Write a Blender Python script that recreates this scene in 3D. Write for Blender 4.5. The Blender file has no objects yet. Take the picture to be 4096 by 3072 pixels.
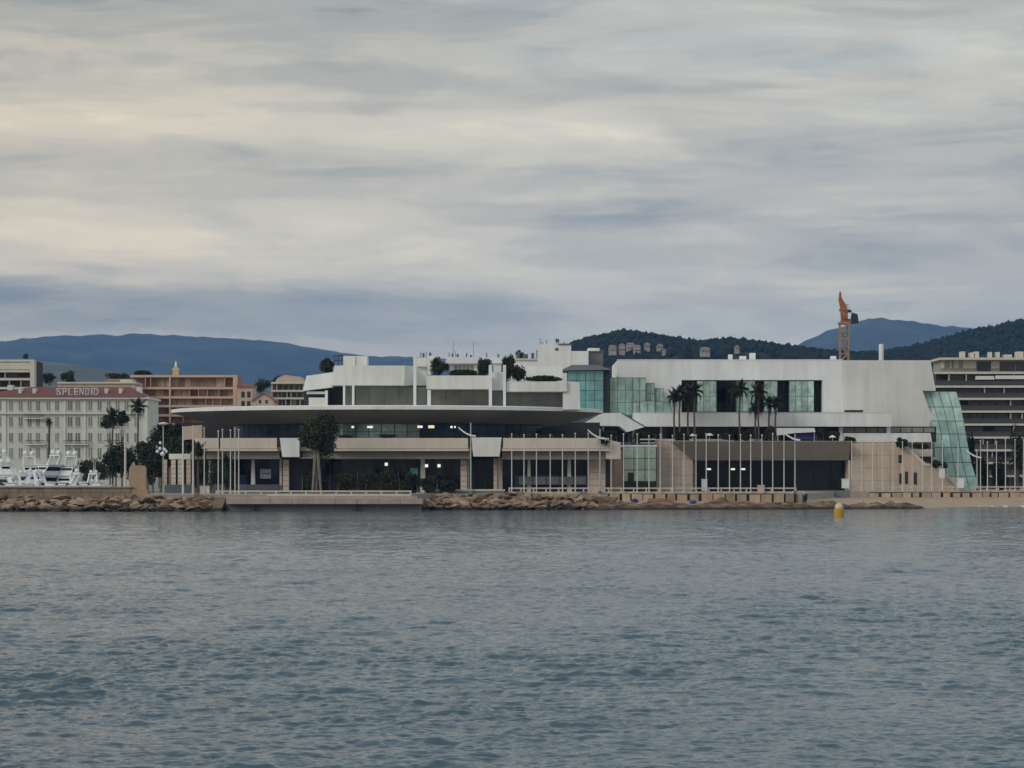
import bpy, bmesh, math, random
import numpy as np
from mathutils import Vector, Matrix

# ------------------------------------------------------------------ camera, sky, sun, exposure
scene = bpy.context.scene
COL = scene.collection
H, F, CH = 1905.0, 10000.0, 5.9          # horizon row and focal length of the photo in its own pixels, eye height in m

cam_d = bpy.data.cameras.new('camera')
cam = bpy.data.objects.new('camera', cam_d)
COL.objects.link(cam)
cam.location = (0, 0, CH)
cam.rotation_euler = (math.radians(90), 0, 0)
cam_d.sensor_width = 36.0
cam_d.lens = 36.0 * F / 4096.0
cam_d.shift_y = (H - 1536.0) / 4096.0
cam_d.clip_start = 0.5
cam_d.clip_end = 60000
scene.camera = cam

scene.view_settings.view_transform = 'Standard'
scene.view_settings.look = 'None'
scene.view_settings.exposure = 0.18
scene.view_settings.gamma = 1.0
scene.view_settings.use_curve_mapping = False
scene.render.engine = 'CYCLES'
scene.cycles.use_denoising = True
scene.cycles.max_bounces = 6
scene.cycles.volume_bounces = 1
scene.cycles.sample_clamp_indirect = 4.0

SUN_DIR = Vector((-0.66, -0.58, 0.47)).normalized()      # towards the sun
sun_el = math.asin(SUN_DIR.z)
sun_az = math.atan2(SUN_DIR.x, SUN_DIR.y)
sun_d = bpy.data.lights.new('sun', 'SUN')
sun_d.energy = 1.0
sun_d.angle = math.radians(25)
sun_d.color = (1.0, 0.93, 0.83)
sun = bpy.data.objects.new('sun', sun_d)
COL.objects.link(sun)
sun.rotation_euler = SUN_DIR.to_track_quat('Z', 'Y').to_euler()
sun.location = (-300, -200, 300)

world = bpy.data.worlds.new('World')
scene.world = world
world.use_nodes = True


class NT:
    """thin wrapper that makes nodes and links"""
    def __init__(s, tree):
        s.t = tree
        tree.nodes.clear()

    def n(s, kind, **kw):
        nd = s.t.nodes.new('ShaderNode' + kind)
        for k, v in kw.items():
            if k in ('ins',):
                continue
            setattr(nd, k, v)
        for k, v in (kw.get('ins') or {}).items():
            sock = nd.inputs[k]
            if hasattr(v, 'is_output') or isinstance(v, bpy.types.NodeSocket):
                s.t.links.new(v, sock)
            else:
                sock.default_value = v
        return nd

    def math(s, op, a, b=None, c=None, clamp=False):
        ins = {0: a}
        if b is not None:
            ins[1] = b
        if c is not None:
            ins[2] = c
        nd = s.n('Math', operation=op, ins=ins)
        nd.use_clamp = clamp
        return nd.outputs[0]

    def mix(s, fac, a, b, mode='MIX'):
        nd = s.n('Mix', data_type='RGBA', blend_type=mode)
        for i, v in ((0, fac), (6, a), (7, b)):
            if isinstance(v, bpy.types.NodeSocket):
                s.t.links.new(v, nd.inputs[i])
            else:
                nd.inputs[i].default_value = v if i == 0 else (*v, 1.0)
        return nd.outputs[2]

    def ramp(s, fac, stops, interp='EASE'):
        nd = s.n('ValToRGB', ins={0: fac})
        cr = nd.color_ramp
        cr.interpolation = interp
        while len(cr.elements) < len(stops):
            cr.elements.new(0.5)
        for e, (p, c) in zip(cr.elements, stops):
            e.position = p
            e.color = (*c, 1.0) if not isinstance(c, (int, float)) else (c, c, c, 1.0)
        return nd.outputs[0]

    def noise(s, vec, scale, detail=4, rough=0.5, dist=0.0):
        return s.n('TexNoise', ins={'Vector': vec, 'Scale': scale, 'Detail': detail, 'Roughness': rough, 'Distortion': dist}).outputs[0]

    def mapping(s, vec, loc=(0, 0, 0), rot=(0, 0, 0), scale=(1, 1, 1)):
        return s.n('Mapping', ins={'Vector': vec, 'Location': loc, 'Rotation': rot, 'Scale': scale}).outputs[0]


def make_world():
    w = NT(world.node_tree)
    d = w.n('TexCoord').outputs['Generated']
    sky = w.n('TexSky', sky_type='NISHITA')
    sky.sun_disc = False
    sky.sun_elevation = sun_el
    sky.sun_rotation = sun_az
    sky.dust_density = 2.0
    blue = w.mix(1.0, sky.outputs[0], (0.12, 0.12, 0.12), 'MULTIPLY')
    z = w.n('SeparateXYZ', ins={0: d}).outputs['Z']
    # the side of the deck towards the low sun is warmer, the other side cooler
    dot = w.n('VectorMath', operation='DOT_PRODUCT', ins={0: d, 1: (-0.97, 0.24, 0.0)}).outputs['Value']
    warm = w.n('MapRange', interpolation_type='SMOOTHSTEP', ins={'Value': dot, 'From Min': 0.17, 'From Max': 0.50}).outputs[0]
    # stratus deck: streaked layers all the way round, flatter towards the horizon
    big = w.noise(w.mapping(d, loc=(3.1, SEED_A, 7.7), rot=(0.0, 0.06, 0.0), scale=(3.2, 3.2, 20)), 1.0, 3, 0.5, 0.5)
    mid = w.noise(w.mapping(d, loc=(1.7, 2.2, SEED_B), rot=(0.0, 0.07, 0.0), scale=(6.5, 6.5, 44)), 1.0, 7, 0.56, 0.7)
    fine = w.noise(w.mapping(d, loc=(5.3, 1.2, 9.1), rot=(0.0, -0.03, 0.0), scale=(30, 30, 150)), 1.0, 5, 0.55, 0.8)
    zw = w.math('ADD', z, w.math('MULTIPLY_ADD', big, 0.05, -0.025))
    zw = w.math('ADD', zw, w.math('MULTIPLY_ADD', mid, 0.022, -0.011))
    layers = w.n('RGBToBW', ins={0: w.ramp(zw, [(0.0, 0.46), (0.045, 0.50), (0.058, 0.40), (0.068, 0.24), (0.084, 0.60), (0.102, 0.74), (0.122, 0.46), (0.142, 0.68),
                                               (0.165, 0.48), (0.19, 0.34), (0.23, 0.52), (0.30, 0.45), (0.42, 0.6), (0.6, 0.45), (1.0, 0.5)], 'EASE')}).outputs[0]
    la = w.math('MULTIPLY', w.math('SUBTRACT', layers, 0.5), w.math('MULTIPLY_ADD', warm, 0.48, 0.14))
    dens = w.math('MULTIPLY_ADD', w.math('SUBTRACT', big, 0.5), 0.45, w.math('MULTIPLY', w.math('SUBTRACT', mid, 0.5), 0.62))
    dens = w.math('ADD', dens, w.math('MULTIPLY', w.math('SUBTRACT', fine, 0.5), 0.12))
    dens = w.math('ADD', w.math('ADD', dens, la), 0.5)
    cloud = w.ramp(dens, [(0.28, (0.215, 0.25, 0.305)), (0.40, (0.335, 0.36, 0.385)), (0.50, (0.435, 0.445, 0.445)),
                          (0.60, (0.53, 0.53, 0.51)), (0.76, (0.66, 0.64, 0.585))])
    # lower scud with firmer edges, a little darker than the deck above it
    sc = w.noise(w.mapping(d, loc=(2.6, 7.1, 4.3), rot=(0.0, 0.05, 0.0), scale=(9, 9, 52)), 1.0, 7, 0.58, 0.35)
    scud = w.n('MapRange', interpolation_type='SMOOTHSTEP', ins={'Value': sc, 'From Min': 0.51, 'From Max': 0.64}).outputs[0]
    cloud = w.mix(w.math('MULTIPLY', scud, 0.7), cloud, w.mix(1.0, cloud, (0.76, 0.80, 0.85), 'MULTIPLY'))
    edge = w.n('MapRange', interpolation_type='SMOOTHSTEP', ins={'Value': sc, 'From Min': 0.44, 'From Max': 0.37}).outputs[0]
    cloud = w.mix(w.math('MULTIPLY', edge, 0.55), cloud, w.mix(1.0, cloud, (1.16, 1.14, 1.09), 'MULTIPLY'))
    # thin places in the deck let some of the sky through
    thin = w.ramp(w.noise(w.mapping(d, loc=(8.0, 4.4, 2.0), scale=(5, 5, 40)), 1.0, 4, 0.5, 0.7), [(0.54, 0.0), (0.78, 0.3)])
    c = w.mix(w.n('RGBToBW', ins={0: thin}).outputs[0], cloud, blue)
    tint = w.mix(warm, (0.955, 0.97, 0.965), (1.095, 1.03, 0.90))
    c = w.mix(1.0, c, tint, 'MULTIPLY')
    low = w.n('MapRange', interpolation_type='SMOOTHSTEP', ins={'Value': z, 'From Min': 0.46, 'From Max': 0.13}).outputs[0]
    c = w.mix(1.0, c, w.mix(low, (1.10, 1.19, 1.24), (1.245, 1.155, 1.00)), 'MULTIPLY')
    bg = w.n('Background', ins={'Color': c, 'Strength': 1.0})
    out = w.n('OutputWorld')
    w.t.links.new(bg.outputs[0], out.inputs['Surface'])


SEED_A, SEED_B = 1.9, 3.3
make_world()


# ------------------------------------------------------------------ helpers
def X(px, Y): return (px - 2048.0) / F * Y
def Z(py, Y): return CH - (py - H) / F * Y


MATS = {}


def mat(name, col, rough=0.7, var=0.12, scale=0.6, streak=0.0, metal=0.0, bump=0.0, spec=0.5, obj_var=0.0, stain=None):
    m = bpy.data.materials.new(name)
    m.use_nodes = True
    w = NT(m.node_tree)
    pos = w.n('NewGeometry').outputs['Position']
    c = None
    n1 = w.noise(pos, scale, 5, 0.6)
    f = w.n('MapRange', ins={'Value': n1, 'From Min': 0.3, 'From Max': 0.7, 'To Min': 1 - var, 'To Max': 1 + var}).outputs[0]
    if streak:
        n2 = w.noise(w.mapping(pos, scale=(0.7, 0.7, 0.06)), 1.0, 5, 0.6)
        f2 = w.n('MapRange', ins={'Value': n2, 'From Min': 0.35, 'From Max': 0.68, 'To Min': 1.0 + streak * .3, 'To Max': 1 - streak}).outputs[0]
        f = w.math('MULTIPLY', f, f2)
    if obj_var:
        r = w.n('ObjectInfo').outputs['Random']
        f3 = w.n('MapRange', ins={'Value': r, 'To Min': 1 - obj_var, 'To Max': 1 + obj_var}).outputs[0]
        f = w.math('MULTIPLY', f, f3)
    comb = w.n('CombineColor', ins={0: f, 1: f, 2: f}).outputs[0]
    c = w.mix(1.0, col, comb, 'MULTIPLY')
    if stain:
        sc, amt, scl = stain
        n3 = w.noise(pos, scl, 6, 0.65, 0.4)
        fm = w.n('MapRange', ins={'Value': n3, 'From Min': 0.48, 'From Max': 0.66, 'To Min': 0.0, 'To Max': amt}).outputs[0]
        c = w.mix(fm, c, sc)
    b = w.n('BsdfPrincipled', ins={'Base Color': c, 'Roughness': rough, 'Metallic': metal, 'Specular IOR Level': spec})
    if bump:
        bp = w.n('Bump', ins={'Strength': 1.0, 'Distance': bump, 'Height': w.noise(pos, scale * 6, 5, 0.6)})
        w.t.links.new(bp.outputs[0], b.inputs['Normal'])
    o = w.n('OutputMaterial')
    w.t.links.new(b.outputs[0], o.inputs['Surface'])
    MATS[name] = m
    return m


def emit(name, col, s):
    m = bpy.data.materials.new(name)
    m.use_nodes = True
    w = NT(m.node_tree)
    e = w.n('Emission', ins={'Color': (*col, 1), 'Strength': s})
    o = w.n('OutputMaterial')
    w.t.links.new(e.outputs[0], o.inputs['Surface'])
    MATS[name] = m
    return m


mat('white_plaster', (0.755, 0.76, 0.755), 0.75, 0.07, 0.15, 0.12)
mat('warm_plaster', (0.72, 0.705, 0.665), 0.75, 0.07, 0.15, 0.12)
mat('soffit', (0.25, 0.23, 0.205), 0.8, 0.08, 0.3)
mat('beige_stone', (0.56, 0.45, 0.37), 0.8, 0.08, 0.5, 0.10, obj_var=0.05)
mat('beige_parapet', (0.62, 0.54, 0.465), 0.8, 0.06, 0.4, 0.08)
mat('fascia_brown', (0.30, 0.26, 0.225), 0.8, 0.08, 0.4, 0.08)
mat('dark_glass', (0.006, 0.008, 0.009), 0.10, 0.3, 0.4, spec=0.16, obj_var=0.35)
mat('blue_glass', (0.028, 0.046, 0.075), 0.10, 0.3, 0.3, spec=0.12, obj_var=0.35)
mat('teal_glass', (0.22, 0.34, 0.315), 0.13, 0.35, 0.7, 0.25, spec=0.8, obj_var=0.22)
mat('grey_glass', (0.19, 0.205, 0.18), 0.14, 0.25, 0.25, 0.15, spec=0.6, obj_var=0.15)
mat('pale_glass', (0.36, 0.45, 0.37), 0.16, 0.18, 0.8, 0.12, spec=0.6, obj_var=0.10)
mat('green_glass', (0.28, 0.425, 0.38), 0.13, 0.25, 0.5, 0.25, spec=0.7, obj_var=0.15)
mat('grey_dark_glass', (0.022, 0.027, 0.024), 0.12, 0.3, 0.5, spec=0.2, obj_var=0.3)
mat('olive_glass', (0.215, 0.21, 0.18), 0.16, 0.25, 0.25, 0.1, spec=0.5, obj_var=0.08)
mat('teal_pale_glass', (0.32, 0.44, 0.395), 0.13, 0.4, 0.6, 0.25, spec=0.7, obj_var=0.25)
mat('teal_deep_glass', (0.13, 0.34, 0.35), 0.13, 0.2, 0.6, 0.25, spec=0.7, obj_var=0.12)
mat('green_pale_glass', (0.38, 0.53, 0.465), 0.14, 0.2, 0.5, 0.15, spec=0.6, obj_var=0.08)
mat('fascia_lean', (0.38, 0.34, 0.305), 0.8, 0.08, 0.4, 0.08)  # greyer than the beige stone; shade of the overhanging face is partly in this colour
mat('brown_stone', (0.33, 0.225, 0.17), 0.8, 0.12, 0.5, 0.10, obj_var=0.1)
mat('plinth_blue', (0.10, 0.115, 0.14), 0.8, 0.1, 0.6)
mat('poster_green', (0.15, 0.42, 0.36), 0.6, 0.3, 1.5)
mat('poster_grey', (0.30, 0.34, 0.40), 0.6, 0.2, 1.5)
mat('frame_green', (0.07, 0.13, 0.115), 0.4, 0.15, 0.6)
mat('villa_wall', (0.36, 0.345, 0.31), 0.85, 0.15, 0.3)
mat('villa_roof', (0.24, 0.17, 0.13), 0.85, 0.15, 0.3)
mat('buoy_top', (0.62, 0.53, 0.36), 0.5, 0.1, 2.0)
mat('poster_dark', (0.12, 0.125, 0.13), 0.7, 0.2, 1.0)
mat('sign_white', (0.50, 0.50, 0.49), 0.6, 0.2, 1.5)
mat('dark_frame', (0.02, 0.022, 0.024), 0.5, 0.1)
mat('slate', (0.075, 0.095, 0.11), 0.6, 0.12, 1.0, 0.1)
mat('concrete', (0.37, 0.31, 0.26), 0.85, 0.12, 0.8, 0.12, bump=0.01)
mat('grey_concrete', (0.17, 0.175, 0.18), 0.85, 0.1, 0.8, 0.1)
mat('rail_paint', (0.52, 0.47, 0.41), 0.6, 0.08, 1.0)
mat('pole_paint', (0.60, 0.58, 0.54), 0.4, 0.06, 1.0, obj_var=0.08)
mat('lamp_white', (0.72, 0.73, 0.74), 0.4, 0.04)
mat('lamp_green', (0.33, 0.40, 0.38), 0.45, 0.06)
mat('wall_brown', (0.25, 0.195, 0.145), 0.9, 0.15, 0.5, 0.25, bump=0.03)
mat('monument_stone', (0.40, 0.29, 0.20), 0.9, 0.10, 1.0, 0.1, bump=0.02)
mat('hotel_wall', (0.57, 0.575, 0.54), 0.85, 0.06, 0.3, 0.10)
mat('hotel_trim', (0.62, 0.62, 0.57), 0.8, 0.05, 0.3)
mat('shutter', (0.19, 0.205, 0.18), 0.6, 0.1, 1.0, obj_var=0.3)
mat('roof_red', (0.16, 0.045, 0.04), 0.75, 0.18, 1.5, 0.1)
mat('tile_roof', (0.30, 0.13, 0.085), 0.85, 0.2, 1.5, 0.1)
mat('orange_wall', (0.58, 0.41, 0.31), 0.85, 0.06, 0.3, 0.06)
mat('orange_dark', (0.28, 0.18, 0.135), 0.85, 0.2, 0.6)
mat('cream_wall', (0.58, 0.55, 0.47), 0.85, 0.06, 0.3, 0.08)
mat('pink_wall', (0.52, 0.40, 0.33), 0.85, 0.08, 0.3, 0.08)
mat('town_window', (0.03, 0.031, 0.031), 0.25, 0.25, 0.8, obj_var=0.5)
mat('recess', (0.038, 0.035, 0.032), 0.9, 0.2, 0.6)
mat('awning', (0.68, 0.68, 0.66), 0.8, 0.05)
mat('yellow_paint', (0.55, 0.30, 0.02), 0.5, 0.12, 3.0, 0.15)
mat('church_yellow', (0.62, 0.46, 0.2), 0.8, 0.1)
mat('crane_orange', (0.33, 0.11, 0.04), 0.6, 0.15, 1.5)
mat('crane_mast', (0.32, 0.22, 0.155), 0.7, 0.12, 1.0)
mat('crane_dark', (0.018, 0.024, 0.032), 0.7, 0.2)
mat('hull_white', (0.74, 0.75, 0.76), 0.25, 0.04)
mat('hull_navy', (0.02, 0.03, 0.06), 0.25, 0.1)
mat('boat_glass', (0.015, 0.018, 0.022), 0.08, 0.1)
mat('boat_red', (0.35, 0.02, 0.03), 0.6, 0.1)
mat('canvas_blue', (0.03, 0.035, 0.14), 0.8, 0.1)
mat('crate_orange', (0.42, 0.17, 0.10), 0.8, 0.15)
mat('leaf_dark', (0.038, 0.048, 0.024), 0.8, 0.45, 1.2, spec=0.2)
mat('leaf_olive', (0.065, 0.062, 0.03), 0.8, 0.4, 0.8, spec=0.2)
mat('leaf_mid', (0.045, 0.062, 0.033), 0.8, 0.4, 0.9, spec=0.2)
mat('palm_leaf', (0.050, 0.058, 0.030), 0.7, 0.35, 1.0, spec=0.25)
mat('palm_trunk', (0.10, 0.072, 0.058), 0.95, 0.25, 1.5)
mat('bark', (0.19, 0.165, 0.14), 0.95, 0.25, 1.2)
mat('leaf_olive_dark', (0.055, 0.056, 0.030), 0.8, 0.45, 0.8, spec=0.2)
mat('palm_dry', (0.055, 0.045, 0.028), 0.85, 0.3, 1.0, spec=0.2)
mat('orange_window', (0.34, 0.26, 0.19), 0.5, 0.3, 0.5, obj_var=0.6)
mat('rail_smoke', (0.055, 0.052, 0.048), 0.6, 0.15, 0.5)
mat('pink_grey', (0.36, 0.33, 0.29), 0.85, 0.1)
mat('tarp_blue', (0.05, 0.07, 0.30), 0.6, 0.2)
mat('sand', (0.40, 0.30, 0.215), 0.95, 0.10, 0.5, bump=0.02, stain=((0.26, 0.19, 0.135), 0.6, 0.35))
mat('paving', (0.33, 0.29, 0.25), 0.9, 0.12, 0.5)
mat('foam', (0.78, 0.78, 0.78), 0.8, 0.06)
mat('forest', (0.022, 0.027, 0.017), 0.95, 0.5, 0.06, spec=0.1)
mat('hill_earth', (0.035, 0.038, 0.024), 0.95, 0.4, 0.02, spec=0.1)
mat('mountain', (0.055, 0.06, 0.045), 0.95, 0.45, 0.0016, spec=0.1, stain=((0.13, 0.125, 0.11), 0.5, 0.004))
mat('far_slope', (0.12, 0.12, 0.085), 0.95, 0.3, 0.01, spec=0.1)
emit('lamp_glow', (1.0, 0.95, 0.82), 0.85)
emit('lamp_glow_warm', (1.0, 0.88, 0.5), 0.8)


def rock_material():
    m = bpy.data.materials.new('rock')
    m.use_nodes = True
    w = NT(m.node_tree)
    g = w.n('NewGeometry')
    pos = g.outputs['Position']
    r = w.n('ObjectInfo').outputs['Random']
    base = w.ramp(r, [(0.0, (0.185, 0.13, 0.092)), (0.35, (0.27, 0.185, 0.125)), (0.7, (0.34, 0.24, 0.165)), (1.0, (0.40, 0.31, 0.235))], 'LINEAR')
    n = w.noise(pos, 0.9, 7, 0.65)
    f = w.n('MapRange', ins={'Value': n, 'From Min': 0.3, 'From Max': 0.72, 'To Min': 0.62, 'To Max': 1.25}).outputs[0]
    c = w.mix(1.0, base, w.n('CombineColor', ins={0: f, 1: f, 2: f}).outputs[0], 'MULTIPLY')
    # tide line: wet weed-covered stone with a ragged edge
    z = w.n('SeparateXYZ', ins={0: pos}).outputs['Z']
    zz = w.math('ADD', z, w.math('MULTIPLY_ADD', w.noise(pos, 0.7, 4), -0.9, 0.45))
    wet = w.n('MapRange', ins={'Value': zz, 'From Min': 0.42, 'From Max': 0.78, 'To Min': 0.92, 'To Max': 0.0}).outputs[0]
    c = w.mix(wet, c, (0.022, 0.017, 0.013))
    b = w.n('BsdfPrincipled', ins={'Base Color': c, 'Roughness': 0.85, 'Specular IOR Level': 0.25})
    bp = w.n('Bump', ins={'Strength': 1.0, 'Distance': 0.10, 'Height': w.noise(pos, 2.2, 6, 0.6)})
    w.t.links.new(bp.outputs[0], b.inputs['Normal'])
    o = w.n('OutputMaterial')
    w.t.links.new(b.outputs[0], o.inputs['Surface'])
    MATS['rock'] = m


rock_material()


def weed_material():
    m = bpy.data.materials.new('seaweed')
    m.use_nodes = True
    w = NT(m.node_tree)
    pos = w.n('NewGeometry').outputs['Position']
    n = w.noise(w.mapping(pos, scale=(0.35, 0.8, 1.8)), 1.0, 7, 0.65)
    c = w.ramp(n, [(0.30, (0.05, 0.033, 0.024)), (0.46, (0.13, 0.085, 0.058)), (0.56, (0.25, 0.17, 0.115)), (0.7, (0.36, 0.265, 0.185))], 'LINEAR')
    z = w.n('SeparateXYZ', ins={0: pos}).outputs['Z']
    zz = w.math('ADD', z, w.math('MULTIPLY_ADD', w.noise(pos, 0.6, 4), -0.8, 0.40))
    wet = w.n('MapRange', ins={'Value': zz, 'From Min': 0.15, 'From Max': 0.75, 'To Min': 0.9, 'To Max': 0.0}).outputs[0]
    c = w.mix(wet, c, (0.028, 0.018, 0.014))
    b = w.n('BsdfPrincipled', ins={'Base Color': c, 'Roughness': 0.9, 'Specular IOR Level': 0.2})
    bp = w.n('Bump', ins={'Strength': 1.0, 'Distance': 0.12, 'Height': n})
    w.t.links.new(bp.outputs[0], b.inputs['Normal'])
    o = w.n('OutputMaterial')
    w.t.links.new(b.outputs[0], o.inputs['Surface'])
    MATS['seaweed'] = m


weed_material()


def sea_material():
    m = bpy.data.materials.new('sea_water')
    m.use_nodes = True
    w = NT(m.node_tree)
    g = w.n('NewGeometry')
    pos = g.outputs['Position']
    # wind ripples too small for the mesh: they turn the normal by a slope that varies from place to place
    rip = w.n('TexNoise', ins={'Vector': w.mapping(pos, rot=(0, 0, 0.1), scale=(0.55, 1.0, 1)), 'Scale': 2.9, 'Detail': 5, 'Roughness': 0.66, 'Distortion': 0.3}).outputs['Color']
    gust = w.ramp(w.noise(w.mapping(pos, scale=(0.45, 1, 1)), 0.03, 4, 0.55), [(0.36, 0.5), (0.64, 1.0)])
    k = w.math('MULTIPLY', w.n('RGBToBW', ins={0: gust}).outputs[0], 1.6)
    dv = w.n('VectorMath', operation='SUBTRACT', ins={0: rip, 1: (0.5, 0.5, 0.5)}).outputs[0]
    dv = w.n('VectorMath', operation='MULTIPLY', ins={0: dv, 1: (0.7, 1.0, 0.0)}).outputs[0]
    dv = w.n('VectorMath', operation='SCALE', ins={0: dv, 'Scale': k}).outputs[0]
    nn = w.n('VectorMath', operation='ADD', ins={0: g.outputs['Normal'], 1: dv}).outputs[0]
    nn = w.n('VectorMath', operation='NORMALIZE', ins={0: nn}).outputs[0]
    b = w.n('BsdfPrincipled', ins={'Base Color': (0.056, 0.096, 0.128, 1), 'Roughness': 0.11, 'IOR': 1.333, 'Specular IOR Level': 0.5, 'Normal': nn})
    o = w.n('OutputMaterial')
    w.t.links.new(b.outputs[0], o.inputs['Surface'])
    MATS['sea_water'] = m


sea_material()

ORIGIN = {}


def tag(o, label=None, cat=None, group=None, kind=None):
    if label: o['label'] = label
    if cat: o['category'] = cat
    if group: o['group'] = group
    if kind: o['kind'] = kind
    return o


def thing(name, loc, label, cat, group=None, rz=0.0):
    o = bpy.data.objects.new(name, None)
    o.empty_display_size = 0.5
    COL.objects.link(o)
    o.location = loc
    o.rotation_euler = (0, 0, rz)
    ORIGIN[o.name] = Vector(loc)
    return tag(o, label, cat, group)


def inst(name, mesh, parent, loc=(0, 0, 0), rot=(0, 0, 0), scale=(1, 1, 1)):
    o = bpy.data.objects.new(name, mesh)
    COL.objects.link(o)
    o.parent = parent
    o.location = loc
    o.rotation_euler = rot
    o.scale = scale
    return o


class MB:
    def __init__(s):
        s.v, s.f = [], []

    def add(s, vs, fs):
        b = len(s.v)
        s.v += [tuple(v) for v in vs]
        s.f += [tuple(b + i for i in f) for f in fs]
        return s

    def box(s, x0, x1, y0, y1, z0, z1):
        if x0 > x1: x0, x1 = x1, x0
        if y0 > y1: y0, y1 = y1, y0
        if z0 > z1: z0, z1 = z1, z0
        return s.add([(x0, y0, z0), (x1, y0, z0), (x1, y1, z0), (x0, y1, z0), (x0, y0, z1), (x1, y0, z1), (x1, y1, z1), (x0, y1, z1)],
                     [(0, 1, 5, 4), (1, 2, 6, 5), (2, 3, 7, 6), (3, 0, 4, 7), (4, 5, 6, 7), (3, 2, 1, 0)])

    def pbox(s, px0, py0, px1, py1, Y, d):
        return s.box(X(px0, Y), X(px1, Y), Y, Y + d, Z(py1, Y), Z(py0, Y))

    def prism(s, front, back):
        n = len(front)
        fs = [tuple(range(n)), tuple(reversed(range(n, 2 * n)))]
        for i in range(n):
            j = (i + 1) % n
            fs.append((j, i, n + i, n + j))
        return s.add(list(front) + list(back), fs)

    def pprism(s, pts, Y, d):
        fr = [(X(p[0], p[2] if len(p) > 2 else Y), p[2] if len(p) > 2 else Y, Z(p[1], p[2] if len(p) > 2 else Y)) for p in pts]
        return s.prism(fr, [(a, b + d, c) for a, b, c in fr])

    def prism_xz(s, pts, y0, y1):
        return s.prism([(x, y0, z) for x, z in pts], [(x, y1, z) for x, z in pts])

    def tube(s, p0, p1, r0, r1=None, n=8, cap=True):
        r1 = r0 if r1 is None else r1
        p0, p1 = Vector(p0), Vector(p1)
        ax = (p1 - p0).normalized()
        u = ax.orthogonal().normalized()
        w = ax.cross(u)
        vs = []
        for p, r in ((p0, r0), (p1, r1)):
            for i in range(n):
                a = 2 * math.pi * i / n
                vs.append(p + (u * math.cos(a) + w * math.sin(a)) * r)
        fs = [(i, (i + 1) % n, n + (i + 1) % n, n + i) for i in range(n)]
        if cap:
            fs += [tuple(reversed(range(n))), tuple(range(n, 2 * n))]
        return s.add(vs, fs)

    def lathe(s, prof, c=(0, 0, 0), n=12):
        vs, fs = [], []
        for r, z in prof:
            for i in range(n):
                a = 2 * math.pi * i / n
                vs.append((c[0] + r * math.cos(a), c[1] + r * math.sin(a), c[2] + z))
        for k in range(len(prof) - 1):
            for i in range(n):
                j = (i + 1) % n
                fs.append((k * n + i, k * n + j, (k + 1) * n + j, (k + 1) * n + i))
        fs.append(tuple(reversed(range(n))))
        fs.append(tuple(range((len(prof) - 1) * n, len(prof) * n)))
        return s.add(vs, fs)

    def leaves(s, rng, centre, rad, n, size, clumps=10, flat=0.0):
        c = Vector(centre)
        cl = []
        for _ in range(clumps):
            while True:
                p = Vector((rng.uniform(-1, 1), rng.uniform(-1, 1), rng.uniform(-1, 1)))
                if p.length < 1: break
            p = p.normalized() * rng.uniform(0.12, 0.80)
            cl.append((p, rng.uniform(0.24, 0.46)))
        for _ in range(n):
            p, r = rng.choice(cl)
            q = Vector((rng.gauss(0, 1), rng.gauss(0, 1), rng.gauss(0, 1)))
            q = q.normalized() * r * (rng.random() ** 0.4) * 1.15
            t = p + q
            w = c + Vector((t.x * rad[0], t.y * rad[1], t.z * rad[2]))
            nrm = Vector((rng.gauss(0, 1), rng.gauss(0, 1), rng.gauss(0, 1) + flat)).normalized()
            u = nrm.orthogonal().normalized()
            a = rng.uniform(0, 6.28)
            u = Matrix.Rotation(a, 3, nrm) @ u
            vv = nrm.cross(u)
            l = size * rng.uniform(0.6, 1.4)
            b = l * rng.uniform(0.4, 0.7)
            s.add([w - u * l * .5, w + vv * b * .5, w + u * l * .5, w - vv * b * .5], [(0, 1, 2, 3)])
        return s

    def mesh(s, name, m, off=(0, 0, 0), smooth=False):
        me = bpy.data.meshes.new(name)
        o = Vector(off)
        me.from_pydata([(a - o.x, b - o.y, c - o.z) for a, b, c in s.v], [], s.f)
        me.materials.append(MATS[m])
        if smooth:
            me.polygons.foreach_set('use_smooth', [True] * len(me.polygons))
        me.update()
        return me

    def build(s, name, m, parent=None, smooth=False):
        if parent is not None:
            r = parent
            while r.parent: r = r.parent
            off = ORIGIN[r.name]
        else:
            a = np.array(s.v)
            off = Vector(((a[:, 0].min() + a[:, 0].max()) / 2, (a[:, 1].min() + a[:, 1].max()) / 2, a[:, 2].min()))
        me = s.mesh(name, m, off, smooth)
        o = bpy.data.objects.new(name, me)
        COL.objects.link(o)
        if parent is None:
            o.location = off
            ORIGIN[o.name] = off
        else:
            o.parent = parent
        return o


def B(px0, py0, px1, py1, Y, d): return MB().pbox(px0, py0, px1, py1, Y, d)


def root_of(o):
    while o.parent: o = o.parent
    return o


def panes(parent, px0, py0, px1, py1, cols, rows, Y, m, gap=0.07, th=0.06, name='pane', pick=None):
    """a grid of separate panes standing 5 cm proud of what is behind them, one shared mesh per material"""
    org = ORIGIN[root_of(parent).name]
    x0, x1, z0, z1 = X(px0, Y), X(px1, Y), Z(py1, Y), Z(py0, Y)
    w, h = (x1 - x0) / cols, (z1 - z0) / rows
    cache = {}
    for i in range(cols):
        for j in range(rows):
            mm = pick(i, j) if pick else m
            if mm is None: continue
            if mm not in cache:
                cache[mm] = MB().box(-w / 2 + gap / 2, w / 2 - gap / 2, 0, th, -h / 2 + gap / 2, h / 2 - gap / 2).mesh(name, mm)
            inst(name, cache[mm], parent, Vector((x0 + (i + .5) * w, Y, z0 + (j + .5) * h)) - org)


def joints(parent, px0, py0, px1, py1, cols, rows, Y, m, gap=0.05, th=0.05, name='stone_panel'):
    panes(parent, px0, py0, px1, py1, cols, rows, Y, m, gap, th, name)

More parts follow.
